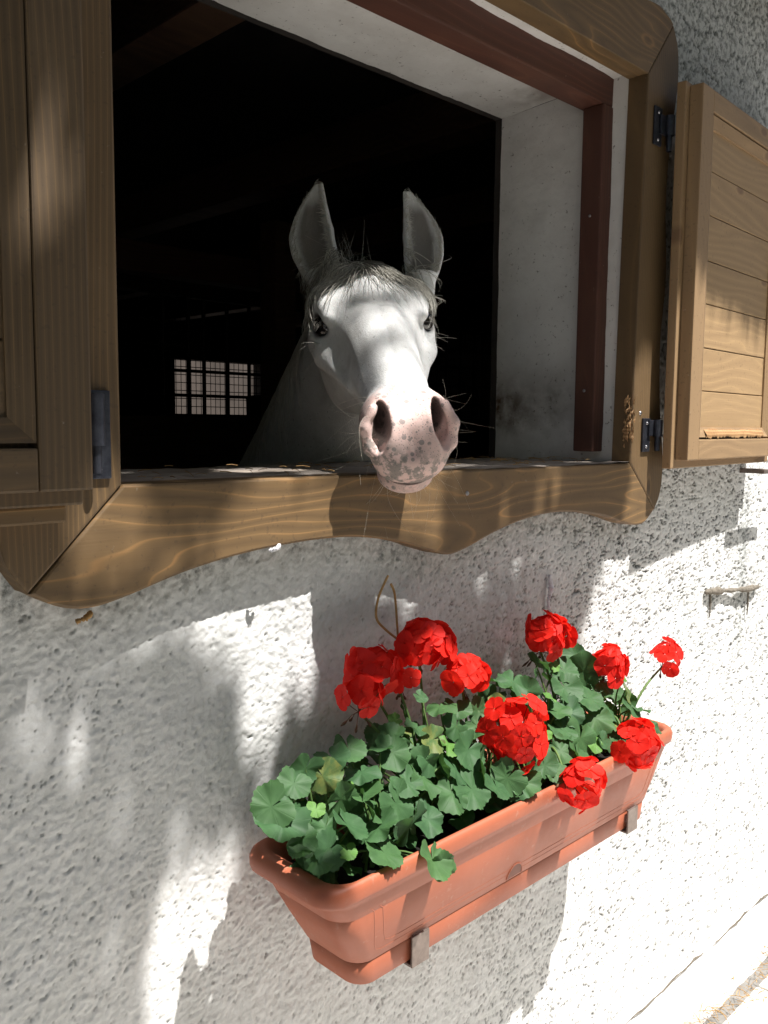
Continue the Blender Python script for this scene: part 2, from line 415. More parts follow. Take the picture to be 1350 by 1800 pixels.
# ---- roughcast front wall, relief modelled
def build_wall():
    xs = np.concatenate([np.arange(0.25, 1.25, 0.0026), np.arange(1.25, 1.95, 0.0034), np.arange(1.95, 3.5, 0.0050)])
    zs = np.concatenate([np.arange(0.165, 0.85, 0.0036), np.arange(0.85, 1.70, 0.0029), np.arange(1.70, 3.1, 0.0055)])
    X, Z = np.meshgrid(xs, zs)
    w1 = fbm(X * 9, Z * 9, 91, 2)
    h = 0.006 * fbm(X * 4.5, Z * 4.5, 1, 2) + 0.0022 * fbm(X * 46 + w1, Z * 52, 5, 3, 0.6)
    lump = vnoise(X * 85 + 2 * w1, Z * 105, 23)
    h = h + 0.0014 * np.abs(lump)
    # torn gouges left by the float: wide, short, with a sharp upper lip
    wx = fbm(X * 70, Z * 70, 31, 3, .6); wz = fbm(X * 70, Z * 70, 41, 3, .6)
    g = vnoise(X * 88 + 2.0 * wx, Z * 112 + 2.0 * wz, 57) + .4 * vnoise(X * 200 + 2 * wz, Z * 220, 61)
    g2 = vnoise(X * 150 + 1.5 * wz, Z * 180 + 1.5 * wx, 71) + .35 * vnoise(X * 300, Z * 300, 63)
    dens = 0.5 + 0.5 * fbm(X * 3.3, Z * 3.3, 77, 3)
    right = sstep(0.8, 1.6, X)
    thr = 0.54 + 0.40 * (0.5 - dens) + .10 * (1 - right)
    p1 = sstep(thr, thr + 0.18, g)
    p2 = sstep(0.52, 0.68, g2 + 0.25 * (dens - 0.5) - .06 * (1 - right))
    far = sstep(1.1, 1.9, X)
    g3 = vnoise(X * 44 + 1.8 * wx, Z * 84 + 1.8 * wz, 45) + .45 * vnoise(X * 105 + wz, Z * 170, 47)
    p3 = far * sstep(.44, .56, g3 + .3 * (dens - .5))
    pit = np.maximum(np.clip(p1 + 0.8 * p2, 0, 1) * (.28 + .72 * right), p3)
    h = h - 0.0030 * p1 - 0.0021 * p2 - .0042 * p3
    grain = vnoise(X * 120, Z * 135, 87)
    h = h + .0011 * grain + (1 - right) * .0009 * np.abs(vnoise(X * 30 + 5 * w1, Z * 48 + 5 * w1, 83)) * (.4 + 1.2 * dens)
    edge = sstep(0.25, 0.32, X) * (1 - sstep(3.4, 3.49, X)) * sstep(0.165, 0.2, Z) * (1 - sstep(3.02, 3.09, Z))
    Y = -(h * edge)
    V = np.stack([X, Y, Z], -1).reshape(-1, 3)
    nz, nx = X.shape
    i = np.arange(nz - 1)[:, None] * nx + np.arange(nx - 1)[None, :]
    cx = 0.5 * (xs[:-1] + xs[1:]); cz = 0.5 * (zs[:-1] + zs[1:])
    keep = ~((cx[None, :] > WX0) & (cx[None, :] < WX1) & (cz[:, None] > WZ0) & (cz[:, None] < WZ1))
    i = i[keep]
    F = np.stack([i, i + 1, i + nx + 1, i + nx], -1)
    o = mesh_np('front_wall', V, F, M['stucco'], stable, True)
    me = o.data
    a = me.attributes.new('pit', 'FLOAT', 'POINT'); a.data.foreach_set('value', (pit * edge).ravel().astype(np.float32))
    mould = sstep(2.15, 2.75, Z + 0.2 * fbm(X * 3, Z * 3, 9, 2)) * 0.6
    under = 0.35 * sstep(0.0, 0.6, fbm(X * 6, Z * 2.5, 15, 3)) * sstep(0.9, 1.6, Z)
    # grime gathers below the timber surround
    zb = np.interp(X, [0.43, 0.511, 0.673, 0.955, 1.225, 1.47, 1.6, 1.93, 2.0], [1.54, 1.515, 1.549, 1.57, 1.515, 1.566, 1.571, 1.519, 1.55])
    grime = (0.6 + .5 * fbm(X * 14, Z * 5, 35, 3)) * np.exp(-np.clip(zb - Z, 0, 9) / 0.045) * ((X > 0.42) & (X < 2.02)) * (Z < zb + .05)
    streak = 0.6 * np.exp(-((X - 2.63) / 0.03) ** 2) * sstep(1.0, 1.25, Z) * (1 - sstep(1.5, 1.65, Z))  # upright shadow streak painted on the wall through the mould mask
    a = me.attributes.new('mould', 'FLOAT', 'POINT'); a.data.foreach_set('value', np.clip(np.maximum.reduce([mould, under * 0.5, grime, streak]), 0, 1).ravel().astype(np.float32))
    return o
build_wall()
# plainer continuation of the wall outside the picture
def quad_wall(x0, x1, z0, z1, y=0.0, mat='stucco', name='wall_continuation', parent=stable):
    V = [(x0, y, z0), (x1, y, z0), (x1, y, z1), (x0, y, z1)]
    return mesh_np(name, V, [[0, 1, 2, 3]], M[mat], parent)
quad_wall(-6, 0.25, 0.165, 3.6); quad_wall(3.4955, 9, 0.165, 3.6); quad_wall(0.25, 3.4955, 3.0985, 3.6)
# plinth: smooth render sloping out to the pavement
def plinth():
    xs = np.linspace(-6, 9, 700)
    prof = [(0.004, 0.176), (-0.006, 0.172), (-0.012, 0.150), (-0.03, 0.08), (-0.055, -0.01)]
    V = []
    for (y, z) in prof:
        for x in xs:
            n = 0.004 * math.sin(x * 31 + y * 90) + 0.003 * math.sin(x * 77)
            V.append((x, y + (n if z > 0.1 else n * .5), z + (n * 1.2 if z > 0.16 else 0)))
    n = len(xs); F = [[r * n + i, r * n + i + 1, (r + 1) * n + i + 1, (r + 1) * n + i] for r in range(len(prof) - 1) for i in range(n - 1)]
    return mesh_np('plinth', V, F, M['plinth'], stable, True)
plinth()

def crack():
    V, F = [], []; n = 0; x = 0.9; r2 = np.random.default_rng(4)
    while x < 3.6:
        L = r2.uniform(.12, .5); m_ = int(L / .012); base_n = len(V)
        for i in range(m_ + 1):
            xx = x + L * i / m_; w = (.0022 + .0026 * abs(math.sin(xx * 19) * math.sin(xx * 7.3))) * min(1, 6 * i / m_, 6 * (m_ - i) / m_) + .0003
            zz = .1745 + .0035 * math.sin(xx * 14) + .002 * math.sin(xx * 53)
            V += [(xx, -.0125, zz - w * r2.uniform(.4, 1.5)), (xx, -.0115, zz + w * r2.uniform(.4, 1.5))]
        F += [[base_n + 2 * i, base_n + 2 * i + 2, base_n + 2 * i + 3, base_n + 2 * i + 1] for i in range(m_)]
        x += L + r2.uniform(.005, .04)
    mesh_np('dirt_filled_crack', V, F, M['cement'], stable)
crack()

# ---- window reveal (thickness of the wall): three plastered faces
def reveal_face(name, p00, p10, p11, p01, nu, nv, stain=None):
    u = np.linspace(0, 1, nu)[None, :, None]; v = np.linspace(0, 1, nv)[:, None, None]
    p00, p10, p11, p01 = [np.array(p, float) for p in (p00, p10, p11, p01)]
    P = (1 - u) * (1 - v) * p00 + u * (1 - v) * p10 + u * v * p11 + (1 - u) * v * p01
    nrm = np.cross(p10 - p00, p01 - p00); nrm /= np.linalg.norm(nrm)
    U = P @ ((p10 - p00) / np.linalg.norm(p10 - p00)); W = P @ ((p01 - p00) / np.linalg.norm(p01 - p00))
    h = 0.005 * fbm(U * 6, W * 6, 3, 3) + 0.0012 * fbm(U * 40, W * 40, 8, 3)
    P = P + h[..., None] * nrm
    i = np.arange(nv - 1)[:, None] * nu + np.arange(nu - 1)[None, :]
    F = np.stack([i, i + 1, i + nu + 1, i + nu], -1).reshape(-1, 4)
    o = mesh_np(name, P.reshape(-1, 3), F, M['plaster'], stable, True)
    s = np.zeros(nu * nv) if stain is None else stain(P.reshape(-1, 3))
    a = o.data.attributes.new('stain', 'FLOAT', 'POINT'); a.data.foreach_set('value', s.astype(np.float32))
XR1 = 1.866; ZT1 = 2.542
def stain_r(P):
    d = ((P[:, 1] - 0.345) / 0.10) ** 2 + ((P[:, 2] - 1.80) / 0.07) ** 2
    e = ((P[:, 1] - 0.18) / 0.06) ** 2 + ((P[:, 2] - 1.81) / 0.08) ** 2
    b = np.exp(-np.clip(P[:, 2] - 1.665, 0, 9) / 0.02) * 0.5
    return np.clip(np.exp(-d) * 1.1 + 0.5 * np.exp(-e) + b, 0, 1)
reveal_face('side_reveal', (WX1, -0.004, 1.64), (XR1, Y_IN, 1.64), (XR1, Y_IN, ZT1), (WX1, -0.004, WZ1), 110, 240, stain_r)
reveal_face('side_reveal', (WX0 + .02, Y_IN, 1.64), (WX0, -0.004, 1.64), (WX0, -0.004, WZ1), (WX0 + .02, Y_IN, ZT1), 60, 120)
reveal_face('lintel_soffit', (WX0, -0.004, WZ1), (WX1, -0.004, WZ1), (XR1, Y_IN, ZT1), (WX0 + .02, Y_IN, ZT1), 300, 110,
            lambda P: 0.6 * np.exp(-((P[:, 0] - 1.82) / 0.07) ** 2 - ((P[:, 1] - 0.2) / 0.1) ** 2) + .5 * np.exp(-((P[:, 0] - 0.95) / 0.06) ** 2 - ((P[:, 1] - 0.33) / 0.03) ** 2))

# ---- interior shell
IX0, IX1, IY1, IZ1 = -3.0, 8.0, 7.0, 2.95
def wall_with_hole(name, y, x0, x1, z0, z1, hx0, hx1, hz0, hz1, mat, th, parent=stable):
    for i, (a, b, c, d) in enumerate(((x0, hx0, z0, z1), (hx1, x1, z0, z1), (hx0, hx1, z0, hz0), (hx0, hx1, hz1, z1))):
        box(name, (a, y, c), (b, y + th, d), M[mat], parent)
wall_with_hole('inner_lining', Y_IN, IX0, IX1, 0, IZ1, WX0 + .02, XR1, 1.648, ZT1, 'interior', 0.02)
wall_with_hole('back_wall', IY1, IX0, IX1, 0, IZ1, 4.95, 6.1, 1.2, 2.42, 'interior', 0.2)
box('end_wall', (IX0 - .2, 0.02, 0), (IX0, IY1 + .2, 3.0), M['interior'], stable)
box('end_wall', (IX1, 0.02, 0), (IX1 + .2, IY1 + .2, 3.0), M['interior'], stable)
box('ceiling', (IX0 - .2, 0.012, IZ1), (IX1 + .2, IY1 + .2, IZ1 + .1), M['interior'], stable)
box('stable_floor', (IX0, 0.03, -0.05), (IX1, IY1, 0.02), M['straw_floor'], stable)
for k in range(9):
    x = -2.2 + k * 1.15
    box('ceiling_joist', (x, 0.39, 2.77), (x + .14, IY1 - .01, 2.949), M['dark_wood'], stable, 0.008)
# roof with overhanging eave; its shade falls across the upper wall
def roof():
    r = empty('roof', (0, 0, 0), stable)
    box('eave_soffit', (-6, -0.272, 3.10), (9, -0.002, 3.13), M['soffit'], r)
    V = [(-6, -0.30, 3.135), (9, -0.30, 3.135), (9, 3.6, 5.0), (-6, 3.6, 5.0), (-6, 7.9, 3.135), (9, 7.9, 3.135)]
    mesh_np('roof_slope', V, [[0, 1, 2, 3], [3, 2, 5, 4]], M['tile'], r)
roof()

# ================================================================== GROUND
def ground():
    o = mesh_np('ground', [(-60, -60, 0), (60, -60, 0), (60, 60, 0), (-60, 60, 0)], [[0, 1, 2, 3]], M['yard'])
    tag(o, kind='structure')
    return o
ground_o = ground()
pave = empty('pavement'); tag(pave, kind='structure')
k = 0
for ix in range(13):
    for iy in range(6):
        x0 = -0.6 + ix * 0.405 + (0.2 if iy % 2 else 0); y1 = -0.11 - iy * 0.405
        box('paving_slab', (x0, y1 - 0.395, 0.004), (x0 + 0.395, y1, 0.035 + rng.uniform(-.003, .003)), M['concrete'], pave, 0.006)

def straw_pile():
    lines, rads = [], []
    for i in range(230):
        x = rng.uniform(2.2, 3.1); y = -0.085 + rng.normal(0, 0.03) + 0.03 * math.sin(x * 9)
        L = rng.uniform(0.01, 0.05); a = rng.uniform(0, math.pi); b = rng.normal(0, 0.3)
        d = np.array([math.cos(a), math.sin(a), b]) * L / 2
        c = np.array([x, y, 0.028 + rng.uniform(0, 0.018)])
        lines.append(np.array([c - d, c + np.array([0, 0, .003]), c + d])); rads.append(rng.uniform(.0005, .0013))
    V, F = tubes_np(lines, rads, 3)
    o = mesh_np('straw_litter', V, F, M['straw'])
    tag(o, 'dry straw scraps gathered where the wall meets the paving', 'straw', kind='stuff')
straw_pile()
def sill_litter():
    lines, rads = [], []
    for i in range(90):
        x = rng.uniform(.62, 1.84) if i % 3 else rng.uniform(1.5, 1.85); y = rng.uniform(-.03, .3)
        L = rng.uniform(.008, .04); a = rng.uniform(0, math.pi)
        d = np.array([math.cos(a), math.sin(a), rng.normal(0, .08)]) * L / 2; c = np.array([x, y, 1.6745 + rng.uniform(0, .003)])
        lines.append(np.array([c - d, c + np.array([0, 0, .0015]), c + d])); rads.append(rng.uniform(.0004, .001))
    V, F = tubes_np(lines, rads, 3)
    o = mesh_np('hay_scraps', V, F, M['straw'])
    tag(o, 'scattered hay scraps lying on the worn window sill', 'hay', kind='stuff')
sill_litter()

# ================================================================== WINDOW SURROUND
surround = empty('window_surround', (1.22, -0.02, 1.6)); surround.location = (0, 0, 0)
tag(surround, 'brown stained timber window surround with scalloped lower edge framing the horse', 'window frame')
YF, YB = -0.042, 0.008
cx = 1.2215
iBL, iBR, iTR, iTL = (0.566, 1.673), (1.866, 1.669), (1.884, 2.553), (0.566, 2.553)
bot = spline([(0.438, 1.543), (0.475, 1.522), (0.513, 1.515), (0.56, 1.521), (0.673, 1.549), (0.80, 1.566), (0.955, 1.570), (1.08, 1.553), (1.17, 1.527),
              (1.225, 1.515), (1.28, 1.524), (1.36, 1.546), (1.47, 1.566), (1.596, 1.571), (1.75, 1.553), (1.86, 1.526), (1.927, 1.519), (1.962, 1.531), (1.992, 1.553)], 130)
g = 0.0009
lo_board = [(iBL[0] + g, iBL[1])] + [(x + g * (1 if x < 1 else -1 if x > 1.9 else 0), z) for x, z in bot] + [(iBR[0] - g, iBR[1])]
slab('sill_board', lo_board[::-1], YF, YB, M['wood_x'], surround, 0.004)
left_out = spline([(0.438, 1.543), (0.412, 1.585), (0.404, 1.64), (0.41, 1.70), (0.43, 1.80), (0.44, 1.95), (0.425, 2.11), (0.44, 2.27), (0.43, 2.42), (0.41, 2.52), (0.404, 2.58), (0.412, 2.64), (0.438, 2.683)], 80)
lb = [(iBL[0] - g, iBL[1])] + [(x - g, z) for x, z in left_out] + [(iTL[0] - g, iTL[1])]
slab('side_board', lb, YF, YB, M['wood_z'], surround, 0.004)
rb = [(iBR[0] + g, iBR[1])] + [(2 * cx - x - 0.013 + g, z + .008) for x, z in left_out] + [(iTR[0] + g, iTR[1])]
slab('side_board', rb[::-1], YF, YB, M['wood_z'], surround, 0.004)
TRo = (2 * cx - 0.438 - 0.013 - g, 2.683 + 0.008)
top = [(0.438 + (x - 0.438) * (TRo[0] - 0.438) / (1.992 - 0.438), 2.683 + (1.543 - z) * 0.9 + 0.008 * (x - .438) / 1.55 + (0.010 * sstep(1.95, 1.992, x))) for x, z in bot]
top[0] = (0.438 + g, 2.683); top[-1] = TRo
tb = [(iTL[0] + g, iTL[1])] + top + [(iTR[0] - g, iTR[1])]
slab('head_board', tb, YF, YB, M['wood_x'], surround, 0.002)
# worn sill top with a chewed front edge
def sill_top():
    nx, ny = 260, 40
    xs = np.linspace(0.556, 1.878, nx); ys = np.linspace(-0.0395, 0.395, ny)
    X, Y = np.meshgrid(xs, ys)
    Z = 1.667 + 0.004 * fbm(X * 12, Y * 14, 4, 3) + 0.0016 * fbm(X * 20, Y * 120, 6, 2)
    Z += 0.004 * sstep(0.3, 0.0, Y)
    V = np.stack([X, Y, Z], -1).reshape(-1, 3)
    i = np.arange(ny - 1)[:, None] * nx + np.arange(nx - 1)[None, :]
    F = np.stack([i, i + 1, i + nx + 1, i + nx], -1).reshape(-1, 4)
    return mesh_np('sill_top', V, F, M['sill'], surround, True)
sill_top()
# red-brown battens inside the reveal
box('stop_batten', (1.843, 0.046, 1.694), (1.893, 0.102, 2.50), M['red_z'], surround, 0.004)
box('stop_batten', (0.54, 0.046, 1.694), (0.592, 0.102, 2.50), M['red_z'], surround, 0.004)
box('stop_batten', (0.54, 0.048, 2.50), (1.893, 0.112, 2.575), M['red_x'], surround, 0.004)

def screw(x, y, z, r=0.0045, parent=None, axis='y'):
    bm = bmesh.new()
    bmesh.ops.create_cone(bm, cap_ends=True, segments=16, radius1=r, radius2=r * 0.7, depth=0.0024)
    bmesh.ops.rotate(bm, verts=bm.verts, cent=(0, 0, 0), matrix=Matrix.Rotation(math.pi / 2, 3, 'X') if axis == 'y' else Matrix.Rotation(-math.pi / 2, 3, 'Y'))
    h = bmesh.ops.create_cube(bm, size=1)['verts']
    for v in h:
        v.co = Vector((v.co.x * r * 1.2, v.co.y * .0008 - (.0014 if axis == 'y' else 0), v.co.z * r * .3)) if axis == 'y' else Vector((v.co.x * .0008 - .0014, v.co.y * r * 1.2, v.co.z * r * .3))
    return from_bm('screw', bm, M['zinc'], parent, at=None) if False else _place(from_bm('screw', bm, M['zinc'], parent), (x, y, z))
def _place(o, loc):
    o.location = loc; return o
screw(1.271, YF - .0008, 1.627, 0.005, surround)
screw(1.905, YF - .0008, 1.787, 0.005, surround)
screw(1.842, 0.075, 1.84, 0.004, surround, 'x'); screw(1.842, 0.075, 2.25, 0.004, surround, 'x')

# splintered edge of the right side board, gnawed away by the horse
def splinters():
    V, F = [], []
    for i in range(60):
        z = 1.70 + 0.13 * rng.beta(1.2, 1.6); x = 1.868 + rng.uniform(-.003, .006); y = YF - .001 + rng.uniform(-.003, .02)
        if y > YF: x = 1.866 - rng.uniform(0.0, .004)
        L = rng.uniform(.008, .022); w = rng.uniform(.0006, .0018)
        dx = rng.normal(0, .003); dy = rng.normal(-.001, .002)
        b = len(V)
        V += [(x - w, y, z), (x + w, y, z), (x + dx, y + dy, z + L), (x, y + .004, z + L * .3)]
        F += [[b, b + 1, b + 2, b + 3]]
    return mesh_np('gnawed_splinters', V, F, M['raw'], surround)
splinters()

# ================================================================== SHUTTERS
def build_shutter(hx, ang, mirror, label, lip):
    """origin at the hinge-side back edge. local +x runs away from the window, -y is out of the wall"""
    root = empty('shutter', (hx, -0.072, 1.655))
    s = -1 if mirror else 1
    root.rotation_euler = (0, 0, math.radians(ang) * s)
    tag(root, label, 'shutter', 'pair of window shutters')
    W, H = 0.665, 0.892
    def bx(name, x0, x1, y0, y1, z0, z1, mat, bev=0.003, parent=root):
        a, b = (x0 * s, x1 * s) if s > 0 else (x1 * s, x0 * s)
        return box(name, (a, y0, z0), (b, y1, z1), M[mat + ('_d' if mirror else '')], parent, bev)  # left shutter takes the wood copies with shade painted in
    # backing leaf that laps past the frame
    bx('backing_leaf', 0.0, W, -0.022, 0.0, 0.0, H, 'stile_z')
    # frame, proud of the backing
    bx('stile', lip, lip + .064, -0.054, -0.022, 0.020, H - .006, 'stile_z')
    bx('stile', W - 0.09, W - 0.025, -0.054, -0.022, 0.020, H - .006, 'stile_z')
    bx('rail', lip + .0645, W - 0.0905, -0.0535, -0.022, 0.020, 0.070, 'rail_x')
    bx('rail', lip + .0645, W - 0.0905, -0.0535, -0.022, H - .055, H - .006, 'rail_x')
    # horizontal boards in the panel
    zb = [0.098, 0.189, 0.294, 0.400, 0.503, 0.610, 0.712, H - .08]
    for i in range(len(zb) - 1):
        bx('panel_board', lip + .092, W - 0.118, -0.038 + rng.uniform(-.001, .001), -0.0215, zb[i] + .0012, zb[i + 1] - .0012, 'panel_x', 0.0016)
    # moulding round the panel, mitred
    y0, y1 = -0.0515, -0.0225
    x0, x1, z0, z1, t = lip + (.0655 if mirror else .069), W - .096, 0.0755, H - .0605, (.0285 if mirror else 0.025)
    def mould(pts, mat):
        bm = bmesh.new()
        P = [(x * s, z) for x, z in pts]
        # bevelled section: outer edge proud, inner edge lower
        fr = [bm.verts.new((x, y0 if k in (0, 1) else y0 + .009, z)) for k, (x, z) in enumerate(P)]
        bk = [bm.verts.new((x, y1, z)) for x, z in P]
        bm.faces.new(fr); bm.faces.new(bk[::-1])
        for k in range(4): bm.faces.new((fr[k], bk[k], bk[(k + 1) % 4], fr[(k + 1) % 4]))
        bmesh.ops.recalc_face_normals(bm, faces=bm.faces)
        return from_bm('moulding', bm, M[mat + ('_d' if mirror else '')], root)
    mould([(x0, z0), (x1, z0), (x1 - t, z0 + t), (x0 + t, z0 + t)], 'rail_x')
    mould([(x0, z1), (x1, z1), (x1 - t, z1 - t), (x0 + t, z1 - t)], 'rail_x')
    mould([(x0, z0), (x0, z1), (x0 + t, z1 - t), (x0 + t, z0 + t)], 'stile_z')
    mould([(x1, z0), (x1, z1), (x1 - t, z1 - t), (x1 - t, z0 + t)], 'stile_z')
    return root, s, bx
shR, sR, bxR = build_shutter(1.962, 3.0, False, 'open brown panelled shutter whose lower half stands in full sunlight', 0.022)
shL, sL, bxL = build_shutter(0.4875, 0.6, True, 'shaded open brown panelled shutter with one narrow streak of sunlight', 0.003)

# splintered bare strip on the right shutter's lower moulding
def raw_strip():
    n = 120; V = []; F = []
    for i in range(n):
        x = 0.13 + 0.40 * i / (n - 1)
        q = fbm(np.array([x * 60.]), np.array([1.3]), 8, 3)[0]; e = fbm(np.array([x * 25.]), np.array([4.3]), 18, 3)[0]
        for j, (y, z) in enumerate([(-0.0518, .0775 - .012 * max(0, q + .25)), (-0.0526 - .0016 * rng.random(), .0805), (-0.0487 - .0016 * rng.random(), .0885), (-0.0452, .0955 + .006 * e)]):
            V.append((x, y - .0006, z + rng.normal(0, .0005)))
    F = [[i * 4 + j, (i + 1) * 4 + j, (i + 1) * 4 + j + 1, i * 4 + j + 1] for i in range(n - 1) for j in range(3)]
    o = mesh_np('chewed_strip', V, F, M['raw'], shR)
    o['label'] = 'chewed bare wood along the lower moulding'
raw_strip()
def hinge(x, z0, z1, zk0, zk1, side, root_label, xk):
    """strap on the surround with a knuckle reaching over to the shutter"""
    h = empty('hinge', (x, YF, z0))
    tag(h, root_label, 'hinge', 'shutter hinges')
    w = 0.034
    def b(name, lo, hi, bev=.0015): return box(name, lo, hi, M['iron'], h, bev)
    a, c = (0, w) if side > 0 else (-w, 0)
    b('plate', (a, -0.0055, 0), (c, -0.0005, z1 - z0))
    xk_ = xk - x
    tube('pin', [(xk_, -0.016, zk0 - z0 - .035), (xk_, -0.016, zk0 - z0 + .02)], [0.0065, 0.0065], M['iron'], h, 12)
    tube('knuckle', [(xk_, -0.016, zk0 - z0), (xk_, -0.016, zk1 - z0)], [0.0115, 0.0115], M['iron'], h, 16)
    b('leaf', (min(xk_ - .002, w * .6 * side), -0.011, zk0 - z0 + .001), (max(xk_ + .002, w * .6 * side), -0.0058, zk1 - z0 - .001))
    for zz in (0.012, (z1 - z0) - .012):
        s_ = screw(x=(a + c) / 2, y=-0.0065, z=zz, r=.004, parent=h)
    return h
hinge(1.912, 1.695, 1.775, 1.732, 1.772, 1, 'rusty iron hinge at the foot of the sunlit shutter', 1.962)
hinge(1.912, 2.405, 2.490, 2.43, 2.475, 1, 'dark iron hinge near the top of the window beside the mouldy wall', 1.962)
hL = hinge(0.548, 1.682, 1.795, 1.725, 1.79, -1, 'flat blackened iron hinge with cobwebs beside the shaded shutter', 0.522)

# timber ledger below the left shutter, and the stay under the right one
lg = box('timber_ledge', (0.10, -0.078, 1.633), (0.472, -0.044, 1.654), M['wood_x'], None, 0.003)
tag(lg, 'thin dark timber strip under the shaded shutter', 'timber strip')
st = empty('shutter_stay', (2.55, -0.09, 1.62)); tag(st, 'small brown metal stay under the free end of the sunlit shutter', 'shutter stay')
box('bar', (-0.03, -0.004, 0.004), (0.2, 0.012, 0.016), M['bronze_steel'], st, .002)
box('wall_pin', (0.02, 0.018, 0.002), (0.036, 0.1, 0.016), M['bronze_steel'], st, .002)
box('catch', (0.06, -0.012, 0.016), (0.070, -0.006, 0.07), M['zinc'], st, .002)

# ================================================================== SMALL MARKS ON THE WALL
def lump(name, pts, rad, mat, label=None, cat=None, parent=None, jit=0.25, nseg=10):
    P = spline(pts, 24); r = np.interp(np.linspace(0, 1, len(P)), np.linspace(0, 1, len(rad)), rad)
    r = r * (1 + rng.normal(0, jit, len(P))); r[0] = r[-1] = 0.0004
    V, F = tubes_np([P], [r], nseg)
    V = V + rng.normal(0, np.mean(rad) * jit * .5, V.shape)
    o = mesh_np(name, V, F, M[mat], parent, True)
    if label: tag(o, label, cat)
    return o
cl = empty('cement_ledge', (2.45, 0, 1.26)); cl.location = (0, 0, 0)
tag(cl, 'dirty broken cement ledge with dark drips on the sunlit wall', 'cement ledge')
lump('ledge', [(2.365, -0.008, 1.291), (2.42, -0.014, 1.288), (2.50, -0.012, 1.279), (2.60, -0.014, 1.270), (2.70, -0.010, 1.262), (2.745, -0.007, 1.262)], [.005, .009, .006, .008, .005], 'cement', parent=cl)
lump('drip', [(2.405, -0.006, 1.285), (2.407, -0.006, 1.25), (2.408, -0.005, 1.21)], [.003, .003, .0015], 'cement', parent=cl)
lump('drip', [(2.665, -0.006, 1.262), (2.667, -0.006, 1.22), (2.668, -0.005, 1.18)], [.003, .003, .0015], 'cement', parent=cl)
sc_ = lump('paint_scrap', [(1.600, -0.006, 1.43), (1.604, -0.009, 1.40), (1.597, -0.008, 1.375), (1.600, -0.006, 1.352)], [.003, .006, .004, .003], 'chalk', 'peeling white paint scrap on the wall under the scalloped board', 'paint scrap')
lump('seed_husk', [(0.513, -0.008, 1.492), (0.525, -0.012, 1.496), (0.535, -0.008, 1.502)], [.003, .0042, .003], 'straw', 'pale seed husk stuck to the wall under the mitred corner', 'seed husk')
lump('dried_splash', [(0.807, -0.04, 1.562), (0.814, -0.05, 1.566), (0.822, -0.046, 1.571)], [.002, .0035, .002], 'chalk', 'pale dried splash on the scalloped lower edge of the board', 'splash')
for nm, lab_, pts in (('dry_stalk', 'straight dry tan stalk standing against the wall above the red blooms', [(1.105, -0.03, 1.33), (1.098, -0.03, 1.40), (1.093, -0.028, 1.455), (1.085, -0.026, 1.475)]),
                ('dry_stalk', 'bent looping dry tan stalk against the wall above the red blooms', [(1.105, -0.03, 1.37), (1.07, -0.03, 1.395), (1.048, -0.028, 1.42), (1.055, -0.026, 1.455), (1.08, -0.024, 1.49)])):
    o = tube(nm, spline(pts, 20), 0.0022, M['straw']); 
    tag(o, lab_, 'stalk', 'dry stalks behind the flowers')

# ================================================================== PLANTER
def rrect(x0, x1, y0, y1, r, n=7):
    pts = []
    for (cx_, cy_, a0) in ((x1 - r, y1 - r, 0), (x0 + r, y1 - r, 90), (x0 + r, y0 + r, 180), (x1 - r, y0 + r, 270)):
        for k in range(n):
            a = math.radians(a0 + 90 * k / (n - 1)); pts.append((cx_ + r * math.cos(a), cy_ + r * math.sin(a)))
    return pts
planter = empty('flower_box', (1.26, -0.13, 0.91)); planter.location = (0, 0, 0)
tag(planter, 'long terracotta plastic flower box full of red geraniums hung on the wall', 'flower box')
def loft(name, rings, mat, parent, close_bottom=False):
    n = len(rings[0]); V = np.array([p for r in rings for p in r])
    F = [[k * n + i, k * n + (i + 1) % n, (k + 1) * n + (i + 1) % n, (k + 1) * n + i] for k in range(len(rings) - 1) for i in range(n)]
    o = mesh_np(name, V, F, mat, parent, True)
    if close_bottom:
        bm = bmesh.new(); bm.from_mesh(o.data); bm.verts.ensure_lookup_table()
        bm.faces.new([bm.verts[i] for i in range(n)][::-1]); bm.to_mesh(o.data); bm.free()
    return o
def section(z, ins, r):
    """ins 0 at the rim; the box narrows towards the base, more at the ends"""
    return [(x, y, z) for x, y in rrect(0.755 + ins * 1.95, 1.772 - ins * 1.3, -0.238 + ins * 0.78, -0.028 - ins * 0.9, r)]
prof = [(0.9486, .0445, .032), (0.9505, .0432, .033), (1.0, .0290, .036), (1.040, .0185, .038), (1.0405, .01865, .038), (1.0420, .0182, .038), (1.0425, .0179, .038), (1.064, .0125, .038), (1.0745, .0095, .039), (1.0755, .0035, .04), (1.077, .0012, .04), (1.082, .0003, .04), (1.094, .0, .04), (1.101, .0018, .04), (1.1045, .005, .04),
        (1.1055, .009, .038), (1.104, .014, .036), (1.099, .0175, .034), (1.08, .024, .034), (1.0, .038, .03)]
body = loft('box_body', [section(*p) for p in prof], M['terra'], planter)
base = loft('base_tray', [section(*p) for p in [(0.908, .0500, .03), (0.9095, .0488, .031), (0.9455, .0456, .032), (0.9472, .0466, .032), (0.9484, .0475, .031)]], M['terra'], planter, True)
